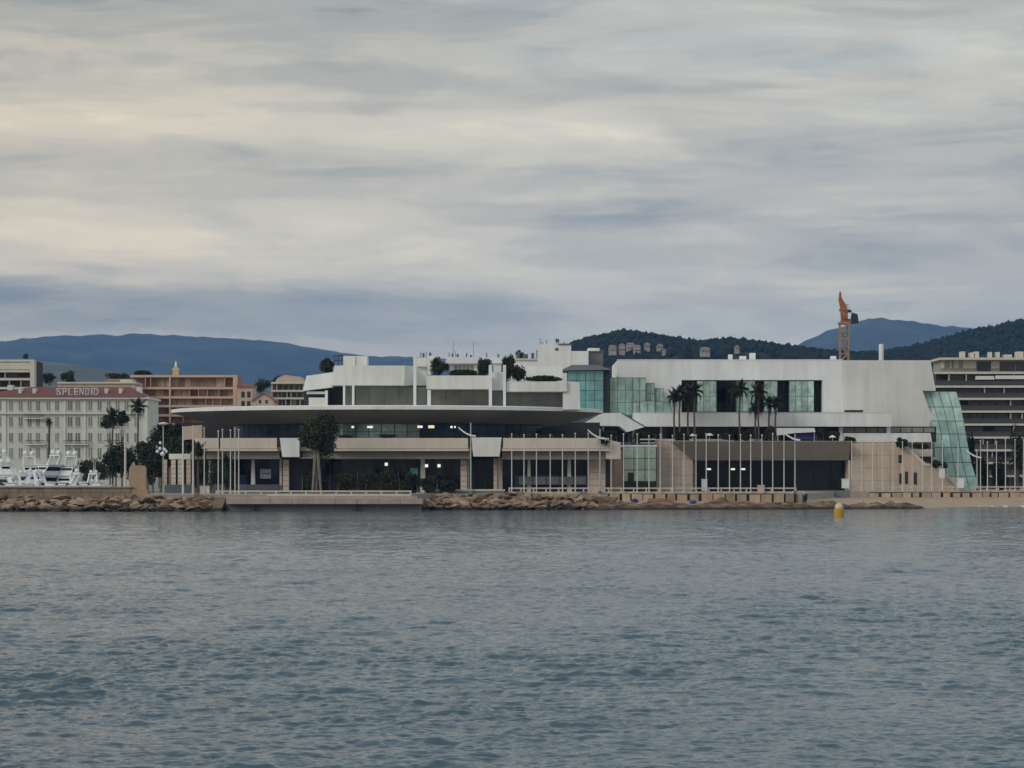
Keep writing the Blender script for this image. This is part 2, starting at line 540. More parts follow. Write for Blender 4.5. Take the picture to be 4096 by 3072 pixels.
# ------------------------------------------------------------------ large structure: sea, land, shore, hills
from mathutils import noise as mnoise


def make_sea():
    rng = np.random.default_rng(5)
    # rows packed closer near the viewpoint, where single waves can be told apart
    rows = np.concatenate([[-600, -150, 0, 25, 38], 1.0 / np.linspace(1 / 44.0, 1 / 640.0, 1400)])
    cols = np.concatenate([[-40, -8, -3, -1.6], np.linspace(-1.12, 1.12, 860), [1.6, 3, 8, 40]])
    hw = np.where(rows > 40, np.maximum(rows, 44) * 0.225 + 2.0, 12.0)
    Yg = np.repeat(rows[:, None], len(cols), 1)
    Xg = hw[:, None] * cols[None, :]
    Zg = np.zeros_like(Xg)
    dxs = np.abs(hw * (cols[5] - cols[4]))
    dys = np.abs(np.gradient(rows))
    inner = (np.abs(cols) <= 1.13).astype(float)
    patch = 0.72 + 0.28 * np.sin(Xg * 0.11 + 1.3 * np.sin(Yg * 0.045)) * np.sin(Yg * 0.071 + 0.9 * np.sin(Xg * 0.06))
    patch *= 0.85 + 0.25 * np.sin(Xg * 0.31 + Yg * 0.13) * np.sin(Yg * 0.23 - Xg * 0.09)
    for k in range(165):
        lam = 0.26 * (1.7 / 0.26) ** rng.random() if k < 120 else rng.uniform(1.8, 5.0)
        th = rng.normal(-math.pi / 2 + 0.08, 0.55)
        kx, ky = 2 * math.pi / lam * math.cos(th), 2 * math.pi / lam * math.sin(th)
        amp = (0.0070 * lam ** 0.85 if k < 120 else 0.0042 * lam ** 0.9) * rng.uniform(0.6, 1.3)
        wx = np.clip((lam / np.maximum(np.abs(math.cos(th)) * dxs, 1e-4) - 2.0) / 1.5, 0, 1)
        wy = np.clip((lam / np.maximum(np.abs(math.sin(th)) * dys, 1e-4) - 2.0) / 1.5, 0, 1)
        ph = kx * Xg + ky * Yg + rng.uniform(0, 6.28)
        s = np.sin(ph - 0.72 * np.sin(ph))          # short steep face to leeward, long gentle back
        Zg += (amp * wx * wy)[:, None] * s
    Zg *= patch * inner[None, :]
    Zg[:6] = 0
    n, c = Xg.shape
    co = np.stack([Xg, Yg, Zg], -1).reshape(-1, 3)
    idx = np.arange(n * c).reshape(n, c)
    q = np.stack([idx[:-1, :-1], idx[:-1, 1:], idx[1:, 1:], idx[1:, :-1]], -1).reshape(-1, 4)
    me = bpy.data.meshes.new('sea')
    me.vertices.add(len(co))
    me.vertices.foreach_set('co', co.ravel())
    me.loops.add(q.size)
    me.loops.foreach_set('vertex_index', q.ravel().astype(np.int32))
    me.polygons.add(len(q))
    me.polygons.foreach_set('loop_start', np.arange(0, q.size, 4, dtype=np.int32))
    me.polygons.foreach_set('use_smooth', np.ones(len(q), dtype=bool))
    me.update()
    me.validate()
    me.materials.append(MATS['sea_water'])
    o = bpy.data.objects.new('sea', me)
    COL.objects.link(o)
    tag(o, 'choppy grey-blue sea in front of the quay', kind='structure')


make_sea()

GZ = 2.8
fr = [(-66, 430), (-17, 432), (-14, 446), (13, 449.2), (52, 449.2), (66, 508.7), (5000, 508.7), (5000, 14000), (-5000, 14000), (-5000, 530), (-66, 530)]
g = MB().prism([(x, y, GZ) for x, y in fr], [(x, y, -1.5) for x, y in fr]).build('ground', 'paving')
tag(g, 'paved promenade and town ground behind the shore', kind='structure')


def lerp_table(tab, x):
    if x <= tab[0][0]: return tab[0][1]
    for (a, b), (c, d) in zip(tab, tab[1:]):
        if x <= c: return b + (d - b) * (x - a) / (c - a)
    return tab[-1][1]


YW = [(12, 441), (50, 448), (74, 456), (80, 470), (90, 484), (130, 488), (600, 490)]
YB = [(12, 449.1), (52, 449.3), (66, 508.8), (600, 508.8)]


def beach_z(x, y):
    yw, yb = lerp_table(YW, x), lerp_table(YB, x)
    t = (y - yw) / max(yb - yw, 1)
    z = 1.65 * max(t, -1.2) ** 0.8 if t > 0 else 1.5 * t * (yb - yw) / 12
    return z + 0.10 * mnoise.noise(Vector((x * .25, y * .25, 3))) * min(1, max(0, t * 4))


def make_beach():
    mb = MB()
    xs = [12 + 1.2 * i for i in range(110)] + [150, 180, 220, 300, 420, 600]
    ny = 26
    for x in xs:
        y0, y1 = lerp_table(YW, x) - 12, lerp_table(YB, x)
        for j in range(ny):
            y = y0 + (y1 - y0) * j / (ny - 1)
            mb.v.append((x, y, beach_z(x, y)))
    for i in range(len(xs) - 1):
        for j in range(ny - 1):
            a = i * ny + j
            mb.f.append((a, a + ny, a + ny + 1, a + 1))
    tag(mb.build('beach', 'sand', None, True), 'sandy beach in front of the stone sea wall', kind='structure')
    # bank of brown weed and wet rubble along the water's edge
    mb = MB()
    xs = [14 + 0.5 * i for i in range(126)]
    ny = 14
    for i, x in enumerate(xs):
        yw = lerp_table(YW, x)
        e = min(1, (x - 13) / 3, max(0.0, (76.8 - x) / 5))
        for j in range(ny):
            t = j / (ny - 1)
            y = yw - 2.4 + 7.0 * t
            hgt = max(0, math.sin(math.pi * min(1, t * 1.05))) ** 0.6
            r = 0.62 + 0.5 * mnoise.fractal(Vector((x * .33, y * .6, 1.7)), 0.8, 2.1, 4)
            z = beach_z(x, y) * 0.35 + hgt * e * max(0.25, r) * 1.75 - 0.15
            mb.v.append((x, y, z))
    for i in range(len(xs) - 1):
        for j in range(ny - 1):
            a = i * ny + j
            mb.f.append((a, a + ny, a + ny + 1, a + 1))
    tag(mb.build('seaweed_bank', 'seaweed', None, True), 'long brown bank of seaweed along the waterline', 'seaweed', kind='stuff')


make_beach()

# ---- armour rocks
rng = random.Random(11)
ROCKS = []
for k in range(12):
    bm = bmesh.new()
    sx, sy, sz = rng.uniform(0.9, 1.5), rng.uniform(0.75, 1.1), rng.uniform(0.42, 0.72)
    for i in range(15):
        v = Vector((rng.gauss(0, 1), rng.gauss(0, 1), rng.gauss(0, 1))).normalized()
        m = max(abs(v.x), abs(v.y), abs(v.z))
        v = v.lerp(v / m, 0.55)
        bm.verts.new((v.x * sx, v.y * sy, v.z * sz))
    r = bmesh.ops.convex_hull(bm, input=bm.verts)
    bmesh.ops.delete(bm, geom=[e for e in r['geom_interior'] if isinstance(e, bmesh.types.BMVert)], context='VERTS')
    me = bpy.data.meshes.new('rock')
    bm.to_mesh(me)
    bm.free()
    me.materials.append(MATS['rock'])
    ROCKS.append(me)


def rock_bank(label, x0, x1, yf, yb, ztop, seed, step=1.45, rowsn=6, size=(0.55, 1.2)):
    rg = random.Random(seed)
    core = MB().prism([(x0, yf(x0) + 1, -1.2), (x1, yf(x1) + 1, -1.2), (x1, yb(x1), ztop - .5), (x0, yb(x0), ztop - .5)],
                      [(x0, yf(x0) + 1, -1.9), (x1, yf(x1) + 1, -1.9), (x1, yb(x1), -1.9), (x0, yb(x0), -1.9)]).build('rock_bank', 'rock')
    tag(core, label, kind='structure')
    org = ORIGIN[core.name]
    n = int((x1 - x0) / step)
    for r in range(rowsn):
        t = r / (rowsn - 1)
        for i in range(n):
            x = x0 + (i + 0.5 * (r % 2) + rg.uniform(-.35, .35)) * step
            y = yf(x) + (yb(x) - yf(x) - 1.6) * t + rg.uniform(-.5, .5) + 0.6
            z = -0.45 + (ztop - 0.15) * t ** 0.85 + rg.uniform(-.22, .22)
            s = rg.uniform(*size)
            inst('rock', rg.choice(ROCKS), core, Vector((x, y, z)) - org,
                 (rg.uniform(-.45, .45), rg.uniform(-.35, .35), rg.uniform(0, 6.28)), (s * rg.uniform(.9, 1.25), s, s * rg.uniform(.75, 1.1)))


rock_bank('tumbled brown armour rocks below the brown harbour wall', X(-120, 420), X(890, 424), lambda x: 415.5, lambda x: 429.5, 2.75, 3, step=1.5)
rock_bank('tumbled tan armour rocks below the promenade rail', X(1660, 433), X(2460, 440), lambda x: 431.5 + 0.27 * (x + 17), lambda x: 445.6 + 0.11 * (x + 14), 3.0, 8)


# ---- hills and mountains
def ridge(name, pts, Y, front, back, m, label, nx=220, nf=26, nb=6, amp=0.16, seed=0.0, foot=2.0, rough=0.0):
    px0, px1 = pts[0][0], pts[-1][0]

    def top(px):
        return Z(lerp_table(pts, px), Y)

    def surf(px, t):
        zt = top(px)
        y = Y - front * (1 - t)
        x = X(px, Y)
        prof = t ** 0.85
        nz = mnoise.fractal(Vector((x / Y * 26 + seed, (1 - t) * front / Y * 26, seed)), 0.9, 2.0, 6)
        z = foot + (zt - foot) * prof + (zt - foot) * amp * nz * math.sin(math.pi * min(1, t)) + 0
        if t > 0.93:
            z += (zt - foot) * rough * mnoise.fractal(Vector((x / Y * 160, seed, 0)), 0.9, 2.0, 4)
        return (x, y, z)
    mb = MB()
    for i in range(nx + 1):
        px = px0 + (px1 - px0) * i / nx
        for j in range(nf + 1):
            mb.v.append(surf(px, j / nf))
        xe, ye, ze = surf(px, 1.0)
        for j in range(1, nb + 1):
            t = j / nb
            mb.v.append((xe, Y + back * t, foot + (ze - foot) * (1 - t) ** 1.2))
    n = nf + nb + 1
    for i in range(nx):
        for j in range(n - 1):
            a = i * n + j
            mb.f.append((a, a + n, a + n + 1, a + 1))
    o = mb.build(name, m, None, True)
    tag(o, label, kind='structure')
    return surf


ridge('mountain', [(-2600, 1480), (-1700, 1440), (-900, 1400), (-300, 1380), (0, 1368), (60, 1361), (130, 1351), (250, 1341), (310, 1344), (380, 1339), (430, 1336),
                   (470, 1345), (540, 1333), (700, 1342), (860, 1351), (940, 1354), (1050, 1361), (1150, 1374), (1250, 1391), (1350, 1409),
                   (1480, 1424), (1600, 1426), (1750, 1434), (1950, 1440), (2150, 1450), (2500, 1470)], 12000, 4200, 2000, 'mountain',
      'long blue mountain range far behind the hotel roofs', amp=0.10, seed=2.0, rough=0.012)
ridge('mountain', [(2500, 1520), (2800, 1470), (3050, 1420), (3180, 1386), (3250, 1350), (3300, 1326), (3360, 1311), (3430, 1285), (3480, 1273), (3540, 1275), (3600, 1280),
                   (3750, 1299), (3870, 1311), (3950, 1324), (4100, 1350), (4500, 1380), (5200, 1400), (6200, 1460)], 11000, 3800, 2000, 'mountain',
      'blue mountain peak far behind the orange crane', amp=0.10, seed=6.0, rough=0.012)
ridge('hill', [(-1500, 1400), (-600, 1420), (0, 1432), (130, 1440), (250, 1452), (400, 1474), (520, 1494), (700, 1512), (900, 1530), (1200, 1545), (1700, 1560)], 5200, 1500, 900, 'far_slope',
      'pale green lower slope in front of the blue mountain range', amp=0.08, seed=9.0)
HILL_C = [(1300, 1800), (1700, 1640), (2000, 1500), (2200, 1428), (2290, 1380), (2350, 1357), (2420, 1346), (2490, 1329), (2550, 1336), (2640, 1348), (2720, 1364), (2790, 1374), (2860, 1367),
          (2920, 1362), (2980, 1366), (3050, 1376), (3150, 1390), (3260, 1404), (3350, 1412), (3480, 1419), (3600, 1424), (3800, 1440), (4200, 1470)]
surf_c = ridge('hill', [(a, b + 5) for a, b in HILL_C], 2600, 900, 500, 'hill_earth', 'dark wooded hill with pale villas behind the white hall roof', amp=0.10, seed=4.0)
HILL_R = [(3200, 1470), (3350, 1440), (3450, 1423), (3550, 1407), (3650, 1391), (3750, 1366), (3830, 1342), (3900, 1322), (3960, 1316), (4040, 1296), (4100, 1287), (4300, 1270), (4700, 1300), (5400, 1380)]
surf_r = ridge('hill', [(a, b + 8) for a, b in HILL_R], 3000, 900, 500, 'hill_earth', 'dark wooded hill rising behind the balcony block', amp=0.10, seed=14.0)


def woods(label, surf, px0, px1, n, seed, size):
    rg = random.Random(seed)
    bm = bmesh.new()
    bmesh.ops.create_icosphere(bm, subdivisions=1, radius=1.0)
    base = [v.co.copy() for v in bm.verts]
    faces = [tuple(v.index for v in f.verts) for f in bm.faces]
    bm.free()
    mb = MB()
    for k in range(n):
        t = 1.0 if k < n * 0.22 else 0.45 + 0.55 * rg.random() ** 0.6
        x, y, z = surf(rg.uniform(px0, px1), t)
        s = size * rg.uniform(0.55, 1.25)
        y += rg.uniform(-6, 2)
        h = s * rg.uniform(0.8, 1.35)
        mb.add([(x + p.x * s * rg.uniform(.7, 1.2), y + p.y * s * rg.uniform(.7, 1.2), z + h * .2 + p.z * h * rg.uniform(.7, 1.2)) for p in base], faces)
    tag(mb.build('hillside_woods', 'forest'), label, 'woods', kind='stuff')


woods('dense dark evergreen woods covering the middle hill', surf_c, 1600, 4000, 6500, 21, 3.3)
woods('dense dark evergreen woods covering the right hill', surf_r, 3250, 4700, 5200, 22, 3.9)


def villa(px0, py0, px1, py1, Y, label, tiled=False):
    Y = 2600 - 900 * (0.20 + (py1 - 1380) * 0.0030)          # stands on the slope at that height
    x0, x1, z0, z1 = X(px0, Y), X(px1, Y), Z(py1, Y), Z(py0, Y)
    t = thing('hillside_villa', ((x0 + x1) / 2, Y, z0), label, 'house', 'villas on the wooded hill')
    MB().box(x0, x1, Y, Y + 9, z0 - 5, z1).build('wall', 'villa_wall', t)
    MB().prism([(x0 - .6, Y - .6, z1), (x1 + .6, Y - .6, z1), (x1 - 1.5, Y + 4.5, z1 + 2), (x0 + 1.5, Y + 4.5, z1 + 2)],
               [(x0 - .6, Y + 9.6, z1), (x1 + .6, Y + 9.6, z1), (x1 - 1.5, Y + 4.6, z1 + 2), (x0 + 1.5, Y + 4.6, z1 + 2)]).build('roof', 'villa_roof', t)
    MB().box(x0 + .5, x1 - .5, Y - .9, Y, z0 + .2, z0 + .9).build('terrace', 'villa_roof', t)


villa(2436, 1388, 2466, 1400, 2330, 'low wide pale villa among the trees just below the hilltop')
villa(2476, 1382, 2500, 1399, 2334, 'narrow pale villa beside the low wide one on the hill')
villa(2506, 1378, 2538, 1392, 2345, 'tallest pale villa in the cluster below the hilltop')
villa(2534, 1387, 2562, 1402, 2330, 'pale villa standing lower right of the tallest villa')
villa(2578, 1378, 2600, 1386, 2360, 'small pale villa under the hilltop pines', True)
villa(2628, 1383, 2652, 1390, 2360, 'lone tiled villa on the slope below the hilltop pines', True)
villa(2650, 1402, 2664, 1412, 2340, 'tiny pale villa low on the wooded slope')
villa(2802, 1396, 2840, 1406, 2370, 'long low pale villa on the lower saddle of the hill')
villa(2940, 1388, 2958, 1394, 2400, 'small pale villa near the second hilltop')


def make_haze():
    mb = MB().box(-9000, 9000, -800, 14300, -3.0, 860)
    o = mb.build('haze', 'foam')
    m = bpy.data.materials.new('haze_air')
    m.use_nodes = True
    w = NT(m.node_tree)
    v = w.n('VolumePrincipled', ins={'Color': (0.19, 0.46, 1.0, 1), 'Density': 0.000046, 'Anisotropy': 0.0})
    out = w.n('OutputMaterial')
    w.t.links.new(v.outputs[0], out.inputs['Volume'])
    o.data.materials.clear()
    o.data.materials.append(m)
    tag(o, 'blue evening haze over the sea, town and hills', kind='stuff')


make_haze()

# ------------------------------------------------------------------ shore works
def balustrade(label, px0, px1, Y, yt0, yt1, yb0, yb1, step, m='rail_paint'):
    t = thing('balustrade', (X((px0 + px1) / 2, Y), Y, GZ), label, 'railing')
    B(px0, yt0, px1, yt1, Y, 0.35).build('top_rail', m, t)
    B(px0, yb0, px1, yb1, Y - 0.03, 0.42).build('bottom_rail', m, t)
    n = max(1, round((px1 - px0) / step))
    me = MB().box(-0.13, 0.13, 0.02, 0.3, Z(yb0, Y), Z(yt1, Y)).mesh('post', m)
    for i in range(n + 1):
        x = X(px0 + (px1 - px0) * i / n, Y) + (0.14 if i == 0 else (-0.14 if i == n else 0))
        inst('post', me, t, Vector((x, Y, 0)) - ORIGIN[t.name])
    return t


hw = thing('harbour_wall', (X(200, 429), 429, -1), 'rough brown stone harbour wall above the rocks, hiding the yachts\' hulls', 'wall')
B(-260, 1951, 524, 2050, 430, 3.0).build('core', 'wall_brown', hw)
me_rng = random.Random(4)
for row, (y0, y1) in enumerate(((1952.5, 1970), (1971, 1996))):
    px = -250.0
    while px < 522:
        w_ = me_rng.uniform(34, 62)
        e = min(px + w_, 523)
        B(px, y0, e - 0.9, y1, 429.75 + me_rng.uniform(-.04, .04), 0.5).build('stone_block', 'wall_brown', hw)
        px = e
B(-260, 1947, 526, 1952, 429.5, 3.8).build('coping', 'wall_brown', hw)

ls = thing('landing_stage', (X(1290, 424), 424, -1), 'low concrete landing stage with a pale overhanging slab at the water', 'quay')
B(898, 1984, 1668, 1996, 430.3, 2.0).build('back_wall', 'concrete', ls)
nsl = 9
for i in range(nsl):
    a = 905 + (1690 - 905) * i / nsl
    B(a, 1996, 905 + (1690 - 905) * (i + 1) / nsl - 1.2, 2016, 424.5, 6.5).build('slab', 'concrete', ls)
B(915, 2016.2, 1680, 2070, 426.0, 5.5).build('base_wall', 'grey_concrete', ls)
B(1010, 2016.2, 1018, 2060, 425.0, 0.9).build('fender', 'dark_frame', ls)
B(1420, 2016.2, 1428, 2060, 425.0, 0.9).build('fender', 'dark_frame', ls)
balustrade('pale concrete balustrade along the top of the landing stage', 862, 1646, 431, 1962, 1968.5, 1976, 1984, 61)

lw = thing('kerb_wall', (X(1870, 448), 448, GZ), 'low pale kerb wall above the tan rocks, beside the tall lamp mast', 'wall')
B(1738, 1957, 2020, 1964, 448.0, 0.5).build('coping', 'rail_paint', lw)
B(1742, 1964, 2016, 1978, 448.1, 0.35).build('wall', 'grey_concrete', lw)
balustrade('pale promenade balustrade behind the long row of flagpoles', 2034, 3186, 450, 1950, 1956, 1967, 1974, 49.5)
balustrade('pale balustrade on top of the beach sea wall', 3390, 4180, 511, 1945, 1950.5, 1961, 1968, 47)


def sea_wall(label, px0, px1, Y, y0, y1, w, seed, gap=8):
    t = thing('sea_wall', (X((px0 + px1) / 2, Y), Y, 0), label, 'wall')
    B(px0, y0 - 1, px1, y1 + 12, Y + 0.35, 0.3).build('backing', 'recess', t)
    rg = random.Random(seed)
    px = px0
    while px < px1 - 6:
        ww = w * rg.uniform(0.7, 1.2)
        B(px, y0 + rg.uniform(0, 3), min(px + ww, px1), y1 + 12, Y + rg.uniform(-.1, .1), 0.45).build('stone_block', 'sandstone', t)
        px += ww + gap * rg.uniform(.2, 1.6)


mat('sandstone', (0.43, 0.315, 0.215), 0.9, 0.18, 0.9, 0.15, bump=0.03, obj_var=0.28)
sea_wall('sea wall of separate tan stone blocks below the flagpole row', 2400, 3186, 448.4, 1975, 1998, 38, 3)
sea_wall('sea wall of yellowish stone blocks above the sandy beach', 3480, 4180, 508.0, 1970, 1993, 34, 5)
B(3186, 1962, 3400, 1990, 505, 0.8).build('ramp_wall', 'grey_concrete', None)
tag(bpy.data.objects['ramp_wall'], 'low grey concrete wall at the head of the beach ramp', 'wall')

# ------------------------------------------------------------------ casino with the disc canopy
YC, YN = 482.0, 452.0
RX, RY = 862 / F * YC, YC - YN
CX = X(1550, YC)
ca = thing('casino_building', (CX, YC, GZ), 'white terraced casino with a huge disc canopy above dark glass and beige balconies', 'casino')


def ellipse_ring(profile, n=144):
    """profile: (scale, z) pairs from outside in"""
    mb = MB()
    for s_, z_ in profile:
        for i in range(n):
            a = 2 * math.pi * i / n
            mb.v.append((CX + RX * s_ * math.cos(a), YC + RY * s_ * math.sin(a), z_))
    for k in range(len(profile) - 1):
        for i in range(n):
            j = (i + 1) % n
            mb.f.append((k * n + i, k * n + j, (k + 1) * n + j, (k + 1) * n + i))
    return mb


zr = Z(1624, YN)
zin = Z(1693, YC - RY * 0.79)
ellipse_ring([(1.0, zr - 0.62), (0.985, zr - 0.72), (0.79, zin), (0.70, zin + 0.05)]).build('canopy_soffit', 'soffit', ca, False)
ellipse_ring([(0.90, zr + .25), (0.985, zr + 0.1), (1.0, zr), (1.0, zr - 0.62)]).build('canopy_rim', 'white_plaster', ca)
mbt = ellipse_ring([(0.90, zr + .25), (0.01, zr + .6)])
mbt.build('canopy_roof', 'white_plaster', ca)

# upper storey: curved wall of panes under the canopy
z0u, z1u = Z(1764, 458), zin + 0.02
npan = 40
gl = ellipse_ring([(0.715, z0u), (0.715, z1u)]).build('upper_glazing', 'dark_frame', ca)
for i in range(npan):
    a0 = math.pi + math.pi * (i + 0.03) / npan
    a1 = math.pi + math.pi * (i + 0.97) / npan
    p0 = (CX + RX * .722 * math.cos(a0), YC + RY * .722 * math.sin(a0))
    p1 = (CX + RX * .722 * math.cos(a1), YC + RY * .722 * math.sin(a1))
    px = 2048 + (p0[0] + p1[0]) / 2 / ((p0[1] + p1[1]) / 2) * F
    mm = 'blue_glass'
    if 1300 < px < 1395: mm = 'teal_glass'
    elif 1395 <= px < 1640: mm = 'teal_glass'
    elif 1640 <= px < 1695: mm = 'grey_glass'
    elif px >= 2010 or px < 930: mm = 'dark_glass'
    elif 1395 > px > 1000: mm = 'blue_glass'
    zs = (z0u + z1u) / 2 + 0.1
    for lo, hi in ((z0u, zs - .04), (zs + .04, z1u - .03)):
        MB().prism([(p0[0], p0[1], lo), (p1[0], p1[1], lo), (p1[0], p1[1], hi), (p0[0], p0[1], hi)],
                   [(p0[0], p0[1] + .05, lo), (p1[0], p1[1] + .05, lo), (p1[0], p1[1] + .05, hi), (p0[0], p0[1] + .05, hi)]).build('pane', mm, gl)
for px, py, w_, h_, mm in ((1411, 1708, 10, 8, 'lamp_glow'), (1480, 1708, 22, 8, 'lamp_glow'), (1680, 1707, 20, 9, 'lamp_glow'), (1725, 1707, 24, 11, 'lamp_glow_warm'),
                           (1806, 1708, 9, 8, 'lamp_glow'), (1820, 1708, 6, 8, 'lamp_glow')):
    Yl = YC - RY * .722 * math.sqrt(max(0, 1 - ((X(px, 460) - CX) / (RX * .722)) ** 2)) - 0.12
    B(px - w_ / 2, py - h_ / 2, px + w_ / 2, py + h_ / 2, Yl, 0.1).build('ceiling_lamp', mm, ca)

# balcony parapets
YBAL = 455.0


def parapet(px0, px1, slant=0, m='beige_parapet'):
    MB().pprism([(px0, 1752), (px1, 1752), (px1, 1794), (px0 + slant, 1794)], YBAL, 0.6).build('balcony_parapet', m, ca)
    B(px0 + slant - 3, 1795.5, px1 + 3, 1804, YBAL - 0.12, 0.8).build('parapet_lip', m, ca)


parapet(772, 872, 30)
parapet(881, 1107)
parapet(1330, 1872)
parapet(2012, 2436)
MB().pprism([(1119, 1752), (1197, 1752), (1197, 1828), (1129, 1828)], YBAL - 0.3, 3).build('bay_box', 'white_plaster', ca)
MB().pprism([(1886, 1750), (2006, 1750), (1998, 1826), (1893, 1826)], YBAL - 0.3, 3).build('bay_box', 'warm_plaster', ca)
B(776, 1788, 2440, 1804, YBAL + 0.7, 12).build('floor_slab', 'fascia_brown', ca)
B(776, 1755, 2440, 1788, YBAL + 3.2, 0.4).build('balcony_back', 'dark_frame', ca)
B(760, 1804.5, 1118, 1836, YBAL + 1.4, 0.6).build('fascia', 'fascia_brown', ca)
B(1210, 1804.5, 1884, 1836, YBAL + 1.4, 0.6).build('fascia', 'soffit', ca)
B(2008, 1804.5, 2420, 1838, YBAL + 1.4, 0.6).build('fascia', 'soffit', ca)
MB().pprism([(2420, 1756), (2482, 1770), (2482, 1836), (2425, 1836)], YBAL + .6, 2).build('end_wall', 'beige_parapet', ca)
B(1198, 1829, 1330, 1834, YBAL + .2, 2.4).build('entrance_lintel', 'soffit', ca)

B(700, 1690, 2400, 1976, 506, 0.5).build('rear_wall', 'dark_frame', ca)
# ground floor
YG = 461.0
gw = B(690, 1836, 2440, 1976, YG + 0.3, 0.5).build('ground_glazing', 'dark_frame', ca)
rgp = random.Random(7)


def ground_panes(px0, px1, cols, choice, y0=1838, y1=1962):
    def pick(i, j):
        return rgp.choice(choice)
    panes(gw, px0, y0, px1, y1, cols, 2, YG + 0.18, 'dark_glass', gap=0.14, pick=pick)


ground_panes(770, 1118, 8, ['dark_glass', 'blue_glass', 'dark_glass'])
ground_panes(1210, 1320, 3, ['dark_glass'])
ground_panes(1322, 1668, 8, ['dark_glass', 'dark_glass', 'grey_dark_glass'])
ground_panes(1704, 1848, 4, ['dark_glass', 'grey_dark_glass'])
ground_panes(1898, 1980, 2, ['dark_glass'])
ground_panes(2010, 2350, 7, ['dark_glass', 'dark_glass', 'blue_glass'])
for px0, px1, y0, y1 in ((1003, 1021, 1838, 1950), (1680, 1702, 1836, 1972), (833, 846, 1844, 1972), (2108, 2124, 1838, 1972), (2268, 2286, 1838, 1972)):
    MB().pprism([(px0 + 3, y0), (px1 - 3, y0), (px1, y1), (px0, y1)], YG - 0.4, 0.5).build('column', 'lamp_white', ca)
for px0, px1 in ((1118, 1127), (1870, 1876), (1990, 2003), (2005, 2009)):
    B(px0, 1830, px1, 1966, YG - 1.2, 0.6).build('post', 'beige_parapet', ca)


def stone_pier(px0, px1, y0, y1, rows, Y, m='beige_stone'):
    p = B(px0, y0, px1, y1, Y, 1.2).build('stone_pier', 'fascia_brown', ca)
    joints(p, px0 - .5, y0, px1 + .5, y1, 1, rows, Y - 0.10, m, gap=0.10, th=0.10, name='stone_course')


stone_pier(1131, 1156, 1838, 1966, 6, YG - 1.6, 'beige_parapet')
stone_pier(1842, 1868, 1838, 1968, 6, YG - 1.6, 'beige_parapet')
stone_pier(1974, 1989, 1832, 1966, 6, YG - 1.6)
stone_pier(2356, 2422, 1838, 1968, 5, YG - 1.0, 'beige_stone')
stone_pier(684, 703, 1838, 1950, 6, YG - 1.0, 'beige_parapet')
stone_pier(711, 731, 1838, 1950, 6, YG - 1.0, 'beige_parapet')
stone_pier(745, 763, 1838, 1950, 6, YG - 1.0)
stone_pier(650, 668, 1838, 1950, 6, YG - .5)
B(676, 1815, 770, 1837, YG - 1.2, 3).build('end_fascia', 'warm_plaster', ca)
MB().pprism([(735, 1706), (808, 1700), (808, 1752), (735, 1760)], YBAL + 6, 4).build('end_wall', 'pink_wall', ca)
pl = B(660, 1938, 1118, 1978, YG - 2.0, 1.2).build('plinth', 'plinth_blue', ca) if 'plinth_blue' in MATS else None
for px, py in ((1545, 1857), (1706, 1863), (1756, 1863)):
    B(px - 6, py - 6, px + 6, py + 6, YG - 0.25, 0.2).build('wall_lamp', 'lamp_glow', ca)
B(1641, 1872, 1672, 1907, YG - 0.2, 0.1).build('poster', 'poster_green', ca)
B(1040, 1876, 1084, 1914, YG - 0.2, 0.1).build('poster', 'poster_grey', ca)
B(1043, 1893, 1081, 1896, YG - 0.24, 0.05).build('poster_band', 'dark_frame', ca)

B(2076, 1906, 2344, 1938, YG - 1.6, 0.3).build('screen_wall', 'poster_dark', ca)
for px in (2130, 2184, 2238, 2292):
    B(px, 1906, px + 2, 1972, YG - 1.7, 0.1).build('screen_post', 'dark_frame', ca)
# roof terraces of the casino
YU = 464.0
MB().pprism([(1226, 1503), (1330, 1489), (1330, 1549), (1211, 1563)], YU + 3, 14).build('terrace_parapet', 'white_plaster', ca)
MB().pprism([(1338, 1462), (1622, 1462), (1616, 1541), (1322, 1541)], YU, 16).build('terrace_parapet', 'warm_plaster', ca)
MB().pprism([(1622.5, 1462, YU), (1658, 1464, YU + 5), (1658, 1541, YU + 5), (1616.5, 1541, YU)], YU, 10).build('terrace_parapet', 'white_plaster', ca)
MB().pprism([(1660, 1466), (1708, 1466), (1706, 1542), (1660, 1542)], YU + 5, 10).build('terrace_parapet', 'white_plaster', ca)
B(1706, 1502, 1962, 1556, YU - 1, 15).build('terrace_parapet', 'warm_plaster', ca)
B(2026, 1526, 2268, 1566, YU - 1, 15).build('terrace_parapet', 'warm_plaster', ca)
MB().pprism([(2268.5, 1526), (2318, 1529), (2321, 1638), (2252, 1638), (2252, 1568), (2268.5, 1566)], YU - .5, 14).build('end_block', 'white_plaster', ca)
B(1967, 1488, 2013, 1560, YU + 0.5, 12).build('stair_core', 'white_plaster', ca)
for px0, px1, y0, y1 in ((1372, 1380, 1542, 1630), (1408, 1417, 1542, 1630), (1653, 1665, 1424, 1630), (1709, 1723, 1560, 1630), (1955, 1968, 1460, 1630), (2012, 2024, 1460, 1630), (1300, 1310, 1562, 1630)):
    B(px0, y0, px1, y1, YU - 1.6, 0.9).build('fin', 'white_plaster', ca)
MB().pprism([(1709, 1424), (1742, 1424), (1722, 1500), (1709, 1500)], YU + 2, 6).build('chimney_block', 'white_plaster', ca)
ug = B(1215, 1541, 2252, 1640, YU + 5.5, 1).build('terrace_glazing', 'dark_frame', ca)
panes(ug, 1422, 1546, 1652, 1632, 4, 1, YU + 5.2, 'grey_glass', gap=0.05)
panes(ug, 1312, 1549, 1370, 1632, 2, 1, YU + 5.2, 'dark_glass', gap=0.1)
panes(ug, 1382, 1546, 1408, 1632, 1, 1, YU + 5.2, 'grey_glass', gap=0.1)
